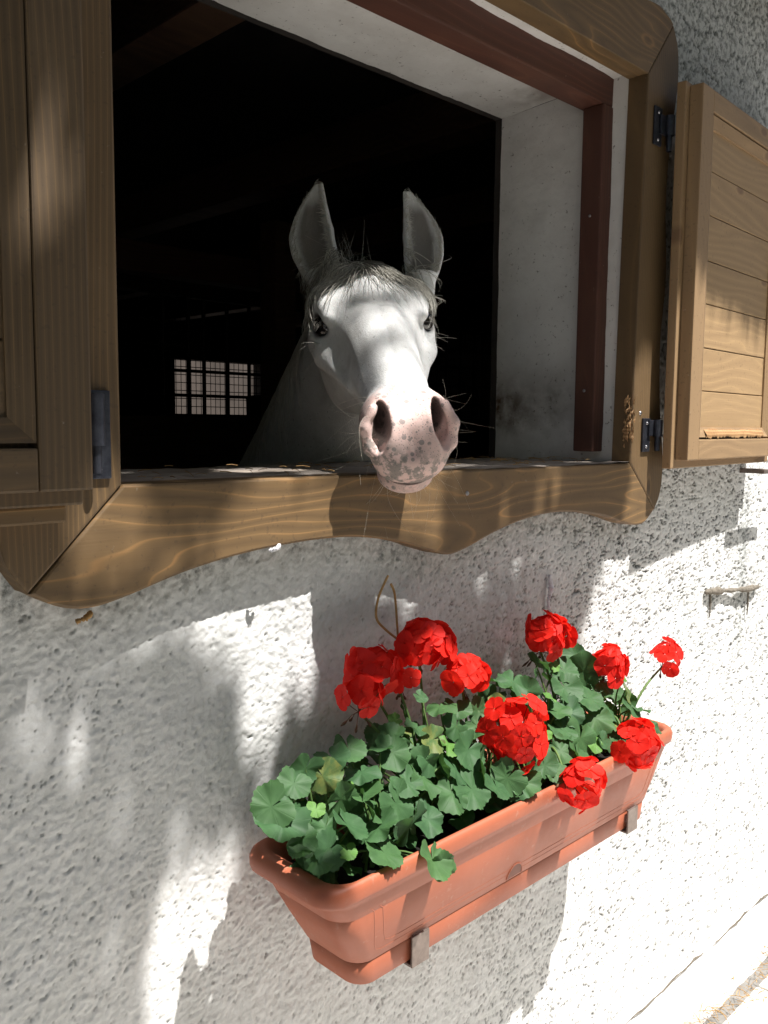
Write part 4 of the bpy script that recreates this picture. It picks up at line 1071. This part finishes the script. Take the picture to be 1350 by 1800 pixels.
def build_horse():
    bw = np.array([[1.0, -.2, 0.0], [2.55, -.2, 0], [1.0, 2.8, 0], [2.55, 2.8, 0], [1.0, -.2, 2.2], [2.55, -.2, 2.2], [1.0, 2.8, 2.2], [2.55, 2.8, 2.2]])
    bf = to_face(bw)
    h = .0034
    gx = graded(bf[:, 0].min(), .35, -.215, .165, h); gy = graded(-.78, bf[:, 1].max(), -.735, -.02, h); gz = graded(1.32, bf[:, 2].max(), 1.35, 2.0, h)
    def pad4(a):
        while (len(a) - 1) % 4: a = np.append(a, 2 * a[-1] - a[-2])
        return a
    gx, gy, gz = map(pad4, (gx, gy, gz))
    nx, ny, nz = len(gx), len(gy), len(gz)
    cx_, cy_, cz_ = gx[::4], gy[::4], gz[::4]
    G = np.stack(np.meshgrid(cx_, cy_, cz_, indexing='ij'), -1)
    fc = horse_sdf(G.reshape(-1, 3)).reshape(G.shape[:3])
    cell = np.minimum.reduce([np.abs(fc[i:fc.shape[0] - 1 + i, j:fc.shape[1] - 1 + j, k:fc.shape[2] - 1 + k]) for i in (0, 1) for j in (0, 1) for k in (0, 1)])
    diag = np.sqrt(np.diff(cx_)[:, None, None] ** 2 + np.diff(cy_)[None, :, None] ** 2 + np.diff(cz_)[None, None, :] ** 2)
    act = cell < diag * 1.05
    F = np.repeat(np.repeat(np.repeat(fc, 4, 0), 4, 1), 4, 2)[:nx, :ny, :nz].astype(np.float32)
    msk = np.zeros((nx, ny, nz), bool)
    A4 = np.repeat(np.repeat(np.repeat(act, 4, 0), 4, 1), 4, 2)
    msk[:nx - 1, :ny - 1, :nz - 1] |= A4
    for sh in ((1, 0, 0), (0, 1, 0), (0, 0, 1), (1, 1, 0), (1, 0, 1), (0, 1, 1), (1, 1, 1)):
        msk[sh[0]:nx - 1 + sh[0], sh[1]:ny - 1 + sh[1], sh[2]:nz - 1 + sh[2]] |= A4
    ii = np.argwhere(msk)
    vals = np.empty(len(ii), np.float32)
    for s in range(0, len(ii), 400000):
        q = ii[s:s + 400000]
        vals[s:s + 400000] = horse_sdf(np.stack([gx[q[:, 0]], gy[q[:, 1]], gz[q[:, 2]]], 1))
    F[msk] = vals
    # surface nets
    ins = F < 0
    cnt = sum(ins[i:nx - 1 + i, j:ny - 1 + j, k:nz - 1 + k].astype(np.int8) for i in (0, 1) for j in (0, 1) for k in (0, 1))
    cells = (cnt > 0) & (cnt < 8)
    ci = np.argwhere(cells); idx = np.full(cells.shape, -1, np.int64); idx[cells] = np.arange(len(ci))
    acc = np.zeros((len(ci), 3)); num = np.zeros(len(ci))
    corner = {}
    for i in (0, 1):
        for j in (0, 1):
            for k in (0, 1):
                a, b, c = ci[:, 0] + i, ci[:, 1] + j, ci[:, 2] + k
                corner[i, j, k] = (np.stack([gx[a], gy[b], gz[c]], 1), F[a, b, c])
    for (p, q) in [((0,0,0),(1,0,0)),((0,1,0),(1,1,0)),((0,0,1),(1,0,1)),((0,1,1),(1,1,1)),((0,0,0),(0,1,0)),((1,0,0),(1,1,0)),((0,0,1),(0,1,1)),((1,0,1),(1,1,1)),((0,0,0),(0,0,1)),((1,0,0),(1,0,1)),((0,1,0),(0,1,1)),((1,1,0),(1,1,1))]:
        Pa, fa = corner[p]; Pb, fb = corner[q]
        cr = (fa < 0) != (fb < 0); t = np.where(cr, fa / np.where(cr, fa - fb, 1), 0)
        acc += np.where(cr[:, None], Pa + t[:, None] * (Pb - Pa), 0); num += cr
    V = acc / num[:, None]
    quads = []
    def emit(sl_a, sl_b, c0, c1, c2, c3):
        pass
    # edges along x
    a = ins[:-1, 1:-1, 1:-1]; b = ins[1:, 1:-1, 1:-1]; e = np.argwhere(a != b); s_ = a[a != b]
    x, y, z = e[:, 0], e[:, 1], e[:, 2]
    q = np.stack([idx[x, y, z], idx[x, y + 1, z], idx[x, y + 1, z + 1], idx[x, y, z + 1]], 1); q[~s_] = q[~s_][:, ::-1]; quads.append(q)
    a = ins[1:-1, :-1, 1:-1]; b = ins[1:-1, 1:, 1:-1]; e = np.argwhere(a != b); s_ = a[a != b]
    x, y, z = e[:, 0], e[:, 1], e[:, 2]
    q = np.stack([idx[x, y, z], idx[x, y, z + 1], idx[x + 1, y, z + 1], idx[x + 1, y, z]], 1); q[~s_] = q[~s_][:, ::-1]; quads.append(q)
    a = ins[1:-1, 1:-1, :-1]; b = ins[1:-1, 1:-1, 1:]; e = np.argwhere(a != b); s_ = a[a != b]
    x, y, z = e[:, 0], e[:, 1], e[:, 2]
    q = np.stack([idx[x, y, z], idx[x + 1, y, z], idx[x + 1, y + 1, z], idx[x, y + 1, z]], 1); q[~s_] = q[~s_][:, ::-1]; quads.append(q)
    Q = np.concatenate(quads); Q = Q[(Q >= 0).all(1)]
    # relax and pull onto the surface
    E2 = np.concatenate([Q[:, [0, 1]], Q[:, [1, 2]], Q[:, [2, 3]], Q[:, [3, 0]]])
    for it in range(3):
        S = np.zeros_like(V); c = np.zeros(len(V))
        np.add.at(S, E2[:, 0], V[E2[:, 1]]); np.add.at(c, E2[:, 0], 1); np.add.at(S, E2[:, 1], V[E2[:, 0]]); np.add.at(c, E2[:, 1], 1)
        V = .5 * V + .5 * S / np.maximum(c, 1)[:, None]
        f0 = horse_sdf(V); ep = .0008
        gr = np.stack([horse_sdf(V + d) - f0 for d in np.eye(3) * ep], 1) / ep
        g2 = (gr ** 2).sum(1) + 1e-6
        step = np.clip(f0 / g2, -.003, .003) if it < 2 else np.clip(f0 / g2, -.0015, .0015)
        V = V - gr * step[:, None]
    return V, Q

HV, HQ = build_horse()
det = np.linalg.det(RC)
HWd = to_world(HV)

def mat_horse():
    t = NT('horse_coat'); co = t.coord()
    pink = t.attr('pink'); dark = t.attr('dark'); inner = t.attr('inner'); grey = t.attr('grey')
    n = t.noise(co, 14, 5, 0.6); fur = t.noise(t.mapping(co, (520, 520, 130)), 1, 3, 0.6); f2 = t.noise(co, 240, 3, 0.6)
    c = t.ramp(n, [(0.3, (0.66, 0.665, 0.65)), (0.55, (0.77, 0.775, 0.77)), (0.75, (0.82, 0.825, 0.83))])
    c = t.mix(t.math('MULTIPLY', t.ramp(fur, [(0.35, 1.0), (0.6, 0.0)]), 0.3), c, (0.5, 0.5, 0.47))
    c = t.mix(grey, c, (0.26, 0.25, 0.225))
    c = t.mix(t.math('MULTIPLY', t.ramp(t.noise(co, 33, 5, 0.65), [(0.50, 0.0), (0.68, 1.0)]), 0.35), c, (0.46, 0.45, 0.42))
    flea = t.ramp(t.noise(co, 120, 2, 0.4), [(0.70, 0.0), (0.73, 1.0)])
    c = t.mix(t.math('MULTIPLY', flea, 0.5), c, (0.2, 0.19, 0.19))
    # pink skin with grey freckles
    pk = t.mix(f2, (0.60, 0.41, 0.365), (0.68, 0.51, 0.47))
    vo = t.node('ShaderNodeTexVoronoi', {'Vector': co, 'Scale': 90.0, 'Randomness': 1.0})
    rad = t.math('MULTIPLY', t.node('ShaderNodeSeparateColor', {0: vo.outputs['Color']}).outputs[0], 0.50)
    spots = t.math('MULTIPLY', t.math('LESS_THAN', vo.outputs['Distance'], rad), t.ramp(t.noise(co, 30, 2, .5), [(0.42, 0.0), (0.50, 1.0)]))
    vo2 = t.node('ShaderNodeTexVoronoi', {'Vector': t.mapping(co, loc=(3, 1, 2)), 'Scale': 260.0})
    sp2 = t.math('MULTIPLY', t.math('LESS_THAN', vo2.outputs['Distance'], 0.24), t.ramp(t.noise(co, 40, 2, .5), [(0.40, 0.0), (0.50, 1.0)]))
    smudge = t.math('MULTIPLY', t.attr('smudge'), t.ramp(t.noise(co, 40, 5, 0.66), [(0.46, 0.0), (0.52, 1.0)]))
    pk = t.mix(t.math('MULTIPLY', t.math('MAXIMUM', spots, sp2), 0.72), pk, (0.17, 0.165, 0.16))
    pk = t.mix(t.math('MULTIPLY', smudge, 0.75), pk, (0.13, 0.135, 0.12))
    c = t.mix(pink, c, pk)
    c = t.mix(inner, c, (0.13, 0.112, 0.098))
    c = t.mix(dark, c, (0.016, 0.012, 0.011))
    hgt = t.math('ADD', t.math('MULTIPLY', fur, t.math('SUBTRACT', 1.0, t.math('MULTIPLY', pink, .8))), t.math('MULTIPLY', f2, 0.5))
    rough = t.math('SUBTRACT', 0.75, t.math('MULTIPLY', pink, 0.22))
    t.fin(c, rough, t.bump(hgt, 0.5, 0.0022), 0.3)
    t.b.inputs['Subsurface Weight'].default_value = 0.06
    t.b.inputs['Subsurface Radius'].default_value = (0.008, 0.003, 0.002)
    t.b.inputs['Sheen Weight'].default_value = 0.08
    return t.m
M['coat'] = mat_horse()
horse = empty('horse', (1.4, 1.0, 0)); horse.location = (0, 0, 0)
tag(horse, 'white grey horse with freckled pink muzzle looking out over the window sill', 'horse')
hb = mesh_np('horse_body', HWd, HQ if True else HQ, M['coat'], horse, True)
# outward normals check
_bm = bmesh.new(); _bm.from_mesh(hb.data); bmesh.ops.recalc_face_normals(_bm, faces=_bm.faces); _bm.to_mesh(hb.data); _bm.free()
HL = locP(HV)
u_, v_, w_ = HL[:, 0], HL[:, 1], HL[:, 2]; av_ = np.abs(v_)
nz_ = fbm(HL[:, 0] * 45 + HL[:, 2] * 20, HL[:, 1] * 45, 3, 3)
def add_attr(name, val):
    a = hb.data.attributes.new(name, 'FLOAT', 'POINT'); a.data.foreach_set('value', np.clip(val, 0, 1).astype(np.float32))
edge_u = .505 - .02 * (w_ > 0) + .03 * (av_ > .05) * 0
pink = sstep(-.012, .022, u_ - (.512 - .25 * np.clip(-w_ - .03, 0, .2)) + .02 * nz_)
nost = np.minimum(ell(np.stack([u_, av_, w_], 1), (.570, .046, .010), (.046, .0145, .026)), 1.0)
dark = sstep(.003, -.004, nost) * .95
eye_d = np.sqrt(((u_ - .190) / .033) ** 2 + ((av_ - .108) / .034) ** 2 + ((w_ - .001) / .025) ** 2)
dark = np.maximum(dark, .93 * sstep(1.12, .72, eye_d + .12 * nz_))
mouth = np.abs(w_ + .0865 - .10 * (.6 - u_) * (u_ < .6) - .06 * av_)
dark = np.maximum(dark, .8 * sstep(.009, .004, mouth) * (u_ > .49))
inner = np.zeros(len(HV))
for base, tip, bend, face, hwm in EARS:
    ez = tip - base; L_ = np.linalg.norm(ez); ez = ez / L_; n_ = face - ez * (face @ ez); n_ /= np.linalg.norm(n_)
    q_ = np.cross(ez, n_); D_ = HV - base; t_ = D_ @ ez / L_
    if q_[0] < 0: q_ = -q_
    tc = np.clip(t_, 0, 1); hw = hwm * np.interp(tc, [0, .12, .3, .5, .68, .82, .92, 1.0], [.72, .86, .99, 1.0, .80, .56, .36, .17])
    xq = D_ @ q_ - (bend * 1.4 * tc ** 3 - bend * np.sin(tc * math.pi)); xn = D_ @ n_
    inner = np.maximum(inner, sstep(.78, .45, np.abs(xq) / hw + .15 * nz_) * (xn < hw * .45) * (xn > -hw * 1.2) * sstep(.02, .12, t_) * sstep(.92, .75, t_) * .85)
grey = .45 * sstep(.1, .6, fbm(u_ * 11, v_ * 13 + w_ * 9, 27, 3)) * sstep(.18, .3, u_) * (1 - pink)
grey = np.maximum(grey, .55 * np.exp(-((u_ - .36) / .06) ** 2 - ((v_ + .052) / .02) ** 2 - ((w_ - .02) / .03) ** 2))
add_attr('pink', pink); add_attr('dark', dark); add_attr('inner', inner); add_attr('grey', grey)
add_attr('smudge', sstep(.0, -.04, w_ + .35 * v_) * pink * (w_ > -.088) + .3 * pink * (w_ <= -.088))

t = NT('horse_eye'); M['eye'] = t.fin((0.008, 0.005, 0.004), 0.06, None, 0.6)
t.b.inputs['Coat Weight'].default_value = 0.6
for s in (-1, 1):
    c = O_ + .191 * ax_a + s * .0965 * ax_l - .001 * ax_d
    bm = bmesh.new(); bmesh.ops.create_uvsphere(bm, u_segments=28, v_segments=18, radius=.0245 * HS)
    o = from_bm('eyeball', bm, M['eye'], horse, True); o.location = Vector(to_world(c))

def mat_hair(name, c1, c2):
    t = NT(name); co = t.coord()
    return t.fin(t.ramp(t.noise(t.mapping(co, (300, 300, 30)), 1, 2, .5), [(0.3, c1), (0.7, c2)]), 0.5, None, 0.3)
M['hair'] = mat_hair('cream_grey_hair', (0.42, 0.40, 0.34), (0.66, 0.64, 0.58))
M['hair_dark'] = mat_hair('dark_grey_hair', (0.2, 0.19, 0.165), (0.4, 0.385, 0.34))  # darker strands mixed into the forelock for colour contrast
M['whisker'] = mat_hair('pale_whisker', (0.5, 0.46, 0.38), (0.65, 0.6, 0.5))
M['lash'] = mat_hair('eyelash', (0.3, 0.28, 0.25), (0.45, 0.42, 0.38))

def sdf_grad(P):
    ep = .001; f0 = horse_sdf(P)
    return f0, np.stack([horse_sdf(P + d) - f0 for d in np.eye(3) * ep], 1) / ep
def comb(start, dirs, n, step, lift, grav, seed, spread=.12):
    """grow strands over the surface; start (k,3) and dirs (k,3) in the face frame"""
    r_ = np.random.default_rng(seed)
    P = start.copy(); Dd = dirs / np.linalg.norm(dirs, axis=1)[:, None]; out = [P.copy()]
    nl = lift * r_.uniform(.4, 1.6, len(P)) + .0005
    for i in range(n):
        P = P + Dd * step[:, None]
        f, g_ = sdf_grad(P); g_ /= np.linalg.norm(g_, axis=1)[:, None] + 1e-9
        push = nl * (1 + .35 * i / n) - f
        P = P + g_ * np.where(push > 0, push, push * .35)[:, None]
        Dd = Dd + grav * np.array([0, 1, 0]) + r_.normal(0, spread * .35, Dd.shape)
        Dd -= g_ * np.sum(Dd * g_, 1)[:, None] * .85; Dd /= np.linalg.norm(Dd, axis=1)[:, None]
        out.append(P.copy())
    return np.stack(out, 1)
def project(P, it=6):
    for _ in range(it):
        f, g_ = sdf_grad(P); P = P - g_ * (f / ((g_ ** 2).sum(1) + 1e-6))[:, None]
    return P
def strands(name, L3, r0, mat, parent, nseg=3):
    k = L3.shape[1]; lines = [to_world(l) for l in L3]
    rad = [r0 * np.linspace(1, .35, k) for _ in lines]
    V, F = tubes_np(lines, rad, nseg)
    o = mesh_np(name, V, F, M[mat], parent, True); o['kind'] = 'stuff'
    return o
def hair():
    r_ = np.random.default_rng(5)
    # forelock: parts in the middle, sweeps to both sides of the forehead
    k = 900
    uu = r_.uniform(-.035, .045, k); vv = r_.normal(0, .034, k); vv = np.clip(vv, -.075, .078)
    S = O_ + uu[:, None] * ax_a + vv[:, None] * ax_l + .07 * ax_d
    S = project(S)
    side = np.where(vv + r_.normal(.004, .018, k) > 0, 1, -1)
    dirs = ax_a[None] * r_.uniform(.55, 1.2, k)[:, None] + ax_l[None] * (side * r_.uniform(.25, 1.1, k))[:, None]
    L3 = comb(S, dirs, 13, r_.uniform(.006, .0155, k), .006, .06, 3, .2)
    strands('forelock', L3[:k // 2], .0010, 'hair', horse); strands('forelock', L3[k // 2:], .0008, 'hair_dark', horse)
    # lock hanging past the far eye
    k = 60
    S = project(O_ + r_.uniform(.02, .07, k)[:, None] * ax_a + r_.uniform(.065, .088, k)[:, None] * ax_l + .05 * ax_d)
    dirs = ax_a[None] * r_.uniform(.8, 1, k)[:, None] + ax_l[None] * r_.uniform(.2, .5, k)[:, None]
    L3 = comb(S, dirs, 13, r_.uniform(.008, .015, k), .005, .10, 9, .12)
    strands('side_lock', L3, .0007, 'hair', horse)
    # tufts standing at the poll
    lines = []
    for i in range(34):
        b = O_ + r_.uniform(-.03, .03) * ax_a + r_.normal(-.01, .03) * ax_l + .045 * ax_d
        d = np.array([r_.normal(-.1, .5), -1, r_.normal(0, .4)]); d /= np.linalg.norm(d); c = r_.normal(0, .5, 3)
        T = np.linspace(0, 1, 9)[:, None]
        lines.append(b + d * T * r_.uniform(.02, .06) + c * T ** 2 * .05)
    strands('poll_tuft', np.array(lines), .0003, 'hair', horse)
    # mane down the near side of the neck
    k = 900; T = r_.uniform(0, 1, k)
    a = W_(1.35, .34, 2.04); b = W_(1.68, 1.22, 1.53)
    S = a + (b - a) * T[:, None] + r_.normal(0, .01, (k, 3))
    dirs = np.tile(np.array([-.75, .6, -.1]), (k, 1)) + r_.normal(0, .15, (k, 3))
    L3 = comb(project(S), dirs, 13, r_.uniform(.014, .026, k), .008, .25, 12, .12)
    strands('mane', L3, .0008, 'hair', horse)
    # ear fringe
    lines = []
    for base, tip, bend, face, hwm in EARS:
        ez = tip - base; L_ = np.linalg.norm(ez); ez = ez / L_; n_ = face - ez * (face @ ez); n_ /= np.linalg.norm(n_); q_ = np.cross(ez, n_)
        if q_[0] < 0: q_ = -q_
        for i in range(800):
            t_ = r_.beta(1.1, 1.3); s = r_.choice([-1, 1])
            hw = hwm * np.interp(t_, [0, .12, .3, .5, .68, .82, .92, 1.0], [.72, .86, .99, 1.0, .80, .56, .36, .17])
            off = bend * 1.4 * t_ ** 3 - bend * math.sin(t_ * math.pi)
            p = base + ez * L_ * t_ + q_ * (off + s * hw * r_.uniform(.70, .95)) + n_ * hw * .22
            L = r_.uniform(.006, .017) * (1.5 if t_ < .2 else 1)
            d = ez * r_.uniform(.2, .9) + n_ * r_.uniform(.2, .6) - q_ * s * r_.uniform(.2, .9) + r_.normal(0, .15, 3)
            if t_ < .18 and s < 0: d = -ez * 1.2 + n_ * .4 + r_.normal(0, .25, 3)
            T = np.linspace(0, 1, 6)[:, None]
            lines.append(p + d * T * L + np.array([0, 1, 0]) * T ** 2 * L * .3)
    strands('ear_fringe', np.array(lines), .00042, 'hair', horse)
    # whiskers
    lines = []
    for i in range(70):
        s = 1 if i % 2 else -1
        kind = r_.random()
        if kind < .55: c = (r_.uniform(.50, .585), s * r_.uniform(.05, .075), r_.uniform(-.06, .03)); d0 = np.array([r_.normal(.1, .3), s * 1.0, r_.normal(-.1, .45)])
        elif kind < .85: c = (r_.uniform(.52, .60), s * r_.uniform(.0, .045), -.11); d0 = np.array([r_.normal(.2, .3), s * .35, -1.0])
        else: c = (r_.uniform(.55, .61), s * r_.uniform(.02, .05), r_.uniform(-.08, -.05)); d0 = np.array([.9, s * .6, -.3])
        p = project((O_ + c[0] * ax_a + c[1] * ax_l + c[2] * ax_d)[None], 5)[0]
        d = ax_a * d0[0] + ax_l * d0[1] + ax_d * d0[2]; d /= np.linalg.norm(d)
        L = r_.uniform(.02, .07); cur = r_.normal(0, .8, 3) + np.array([0, .3, 0])
        T = np.linspace(0, 1, 9)[:, None]
        lines.append(p + d * T * L + cur * T ** 2 * L * .8)
    strands('whiskers', np.array(lines), .00018, 'whisker', horse)
    lines = []
    for s in (-1, 1):
        for i in range(26):
            a_ = r_.uniform(-1, 1)
            p = O_ + (.193 + .022 * a_) * ax_a + s * .108 * ax_l + (.016 - .006 * a_ * a_) * ax_d
            d = ax_l * s * .8 + ax_d * .05 + ax_a * (.3 * a_ + .35); L = r_.uniform(.01, .02); T = np.linspace(0, 1, 6)[:, None]
            lines.append(p + d * T * L - ax_d * T ** 2 * L * .7)
        for i in range(9):
            p = O_ + r_.uniform(.18, .24) * ax_a + s * .105 * ax_l - r_.uniform(.02, .045) * ax_d
            d = ax_l * s + r_.normal(0, .3, 3); L = r_.uniform(.02, .05); T = np.linspace(0, 1, 7)[:, None]
            lines.append(np.array([*(p + d * np.linspace(0, 1, 6)[:, None] * L + np.array([0, .3, 0]) * np.linspace(0, 1, 6)[:, None] ** 2 * L)]))
    strands('eyelashes', np.array(lines), .00045, 'lash', horse)
hair()

# ================================================================== STABLE INTERIOR
part = empty('stall_partition', (3, 3, 0)); part.location = (0, 0, 0)
tag(part, 'dark stall partition of boards topped by a barred metal grille behind the horse', 'stall partition')
for i in range(17):
    z = 0.02 + i * .104
    box('board', (1.6, 2.98, z), (6.0, 3.03, z + .1039), M['dark_wood'], part, .002)
for i in range(26):
    x = 2.44 + i * .132 + .02 * math.sin(i * 2.1)
    tube('bar', [(x, 3.0, 1.77), (x, 3.0, 2.42)], .011, M['bar'], part, 8)
for z in (1.79, 1.90, 2.03, 2.16, 2.28, 2.42):
    tube('rail', [(2.3, 3.0, z), (6.0, 3.0, z)], .009, M['bar'], part, 8)
lines = [np.array([(2.4 + i * .031, 3.02, 1.77), (2.4 + i * .031, 3.02, 2.3)]) for i in range(76)] + [np.array([(2.4, 3.02, 1.8 + i * .042), (4.8, 3.02, 1.8 + i * .042)]) for i in range(12)]
V, F = tubes_np(lines, [.0022] * len(lines), 4); mesh_np('wire_mesh', V, F, M['bar'], part)
for i, (x, y) in enumerate(((2.75, 2.45), (4.1, 2.9), (1.72, 2.95))):
    p = box('timber_post', (x, y, 0), (x + .13, y + .13, 2.76), M['dark_wood'], None, .006)
    tag(p, ('square timber post behind the horse by the barred grille', 'dark timber post beyond the far side of the horse', 'dark timber post standing in the deep shade of the stable')[i], 'post', 'stable posts')
for i, (z, y) in enumerate(((2.46, 2.7), (2.62, 4.2))):
    p = box('cross_beam', (1.0, y, z), (7.5, y + .12, z + .14), M['red_x' if i == 0 else 'dark_wood'], None, .006)
    tag(p, ('reddish cross beam above the stall grille', 'dark cross beam deep in the stable')[i], 'beam')
tub = loft('feed_tub', [[(4.15 + r * math.cos(a), 4.2 + r * math.sin(a), z) for a in np.linspace(0, 2 * math.pi, 20, endpoint=False)] for r, z in ((.22, .03), (.26, 1.93), (.27, 1.95), (.25, 1.96), (.02, 1.97))], M['bar'], None)
tag(tub, 'tall dark feed drum silhouetted behind the grille', 'drum')
fw = mesh_np('courtyard_wall', [(1, 9.6, 0), (14, 9.6, 0), (14, 9.6, 4.2), (1, 9.6, 4.2)], [[0, 1, 2, 3]], M['far_wall'])
tag(fw, 'pale courtyard wall glimpsed through the bars behind the horse', 'wall')

# ================================================================== TREE THAT DAPPLES THE WALL
def tree():
    root = empty('shade_tree', (-1.6, -4.6, 0)); root.location = (0, 0, 0)
    tag(root, 'leafy broad tree whose crown dapples the stable wall', 'tree')
    r_ = np.random.default_rng(21)
    tr = spline([(-1.6, -4.6, -.05), (-1.55, -4.5, 1.2), (-1.35, -4.3, 2.6), (-1.0, -4.0, 3.9), (-.6, -3.6, 5.2), (-.3, -3.3, 6.4)], 40)
    lines = [tr]; rads = [np.linspace(.19, .05, len(tr))]
    for i in range(14):
        s = tr[r_.integers(16, len(tr) - 3)]; e = s + np.array([r_.uniform(-2.2, 2.6), r_.uniform(-1.8, 2.2), r_.uniform(.3, 1.6)])
        L = spline([s, .5 * (s + e) + [0, 0, .25], e], 12); lines.append(L); rads.append(np.linspace(.06, .012, len(L)))
    V, F = tubes_np(lines, rads, 9); mesh_np('trunk', V, F, M['bark'], root, True)
    # leaves: openings in the crown let the light through
    GAPS = [(.614, 1.461, .06, .045), (.80, 1.475, .105, .055), (.955, 1.43, .065, .075), (.845, 1.36, .065, .085), (.81, 1.26, .038, .09), (.509, 1.33, .022, .05), (.58, 1.24, .018, .04),
            (.67, .92, .06, .14), (.70, 1.03, .035, .06), (.755, 1.06, .02, .06), (.405, 1.755, .028, .07), (.55, 1.515, .055, .07), (.88, 1.545, .115, .06),
            (1.546, 1.52, .045, .04), (1.09, 1.62, .15, .15), (1.13, 1.45, .05, .035), (1.36, 1.44, .04, .03), (1.27, 2.12, .32, .37), (1.15, 1.78, .21, .15)]
    def lit(X, Z):
        v = np.zeros_like(X)
        for gx_, gz_, a, b in GAPS:
            if gz_ < 1.56: a, b = a * 1.35, b * 1.25
            v = np.maximum(v, 1.0 * ((((X - gx_) / a) ** 2 + ((Z - gz_) / b) ** 2) < 1.0))
        v = np.maximum(v, (X > 1.80 + .05 * np.sin(Z * 9)) & (Z < 1.865 + .012 * np.sin(X * 13)))
        v = np.maximum(v, (X > .73) & (Z < .98 + .02 * np.sin(X * 25)))
        v = np.maximum(v, (X > 1.0) & (Z < 1.16))
        return v > .5
    n = 23000
    X = r_.uniform(-1.6, 3.7, n); Z = r_.uniform(.2, 2.62, n); dist = r_.uniform(3.0, 4.6, n)
    high = ((((X - 1.27) / .32) ** 2 + ((Z - 2.12) / .37) ** 2) < 1.0) | ((((X - 1.15) / .21) ** 2 + ((Z - 1.78) / .15) ** 2) < 1.0)
    dist = np.where(high, dist + 4.2, dist)
    keep = ~lit(X, Z) | (high & (r_.random(n) < .20)); X, Z, dist = X[keep], Z[keep], dist[keep]
    P = np.stack([X, 0 * X, Z], 1) - SUN[None] * dist[:, None]
    q = 14000
    Xb = r_.uniform(1.5, 3.9, q); Zb = r_.uniform(1.88, 2.65, q); kb = ~lit(Xb, Zb)
    P = np.concatenate([P, (np.stack([Xb, 0 * Xb, Zb], 1) - SUN[None] * r_.uniform(3.0, 4.4, q)[:, None])[kb]])
    # the rest of the crown, behind and to the left
    q = 5200
    ct = np.array([-1.2, -4.4, 6.0]); Dn = r_.normal(0, 1, (q, 3)); Dn /= np.linalg.norm(Dn, axis=1)[:, None]
    P2 = ct + Dn * np.array([2.4, 2.2, 1.6]) * (r_.uniform(.25, 1, q) ** .5)[:, None]
    t0 = -P2[:, 1] / SUN[1]; hit = P2 + SUN[None] * t0[:, None]
    P2 = P2[~lit(hit[:, 0], hit[:, 2])]
    P = np.concatenate([P, P2])
    k = len(P); nn = r_.normal(0, 1, (k, 3)) + np.array([0, 0, .8]); nn /= np.linalg.norm(nn, axis=1)[:, None]
    a = np.cross(nn, r_.normal(0, 1, (k, 3))); a /= np.linalg.norm(a, axis=1)[:, None]; b = np.cross(nn, a)
    L = r_.uniform(.030, .052, k)[:, None]; wd = L * .55
    V = np.stack([P - a * L, P - b * wd - a * L * .1 + nn * .004, P + a * L, P + b * wd - a * L * .1 + nn * .004], 1).reshape(-1, 3)
    F = np.arange(4 * k).reshape(-1, 4)
    o = mesh_np('crown', V, F, M['canopy'], root); o['kind'] = 'stuff'
tree()

def sky_block_trees():  # unseen trees added behind the camera to cut down the sky light
    r_ = np.random.default_rng(33)
    lines = [spline([(0, 0, -.05), (.1, .05, 1.5), (0, .1, 3.2), (.1, 0, 4.6)], 20)]; rads = [np.linspace(.2, .06, len(lines[0]))]
    for i in range(10):
        s_ = lines[0][r_.integers(7, len(lines[0]) - 1)]; e = s_ + np.array([r_.uniform(-1.8, 1.8), r_.uniform(-1.8, 1.8), r_.uniform(.2, 1.6)])
        L = spline([s_, .5 * (s_ + e) + [0, 0, .2], e], 8); lines.append(L); rads.append(np.linspace(.06, .015, len(L)))
    V, F = tubes_np(lines, rads, 8)
    k = 5200; Dn = r_.normal(0, 1, (k, 3)); Dn /= np.linalg.norm(Dn, axis=1)[:, None]
    P = np.array([0, 0, 4.2]) + Dn * np.array([2.3, 2.2, 2.9]) * (r_.uniform(.15, 1, k) ** .45)[:, None] * (1 + .2 * np.sin(Dn[:, :1] * 7) * np.cos(Dn[:, 1:2] * 6))
    P = P[P[:, 2] > .7]; k = len(P)
    nn = r_.normal(0, 1, (k, 3)); nn /= np.linalg.norm(nn, axis=1)[:, None]
    a = np.cross(nn, r_.normal(0, 1, (k, 3))); a /= np.linalg.norm(a, axis=1)[:, None]; b = np.cross(nn, a); L = r_.uniform(.09, .17, k)[:, None]
    LV = np.stack([P - a * L, P - b * L * .6 + nn * .01, P + a * L, P + b * L * .6 + nn * .01], 1).reshape(-1, 3)
    spots = [(-6.5, -6.0, 'added broad tree blocking sky light across the yard beside the shade tree'), (-2.2, -8.0, 'added tall tree blocking sky light across the yard behind the shade tree'), (1.8, -7.4, 'added full tree blocking sky light across the yard facing the flower box'), (5.8, -8.2, 'added tree blocking sky light across the yard facing the end of the stable'), (9.6, -7.0, 'added outlying tree blocking sky light at the far end of the yard')]
    t0 = c0 = None
    for i, (x, y, lab) in enumerate(spots):
        root = empty('sky_block_tree', (x, y, 0)); tag(root, lab, 'tree', 'added unseen trees blocking sky light')
        if t0 is None:
            t0 = mesh_np('trunk', V, F, M['bark'], root, True); c0 = mesh_np('crown', LV, np.arange(4 * k).reshape(-1, 4), M['canopy'], root); c0['kind'] = 'stuff'
        else:
            for q in (t0, c0):
                d = q.copy(); link(d, root)
        root.rotation_euler[2] = i * 1.3; root.scale = [1 + .12 * (i % 3)] * 3
sky_block_trees()
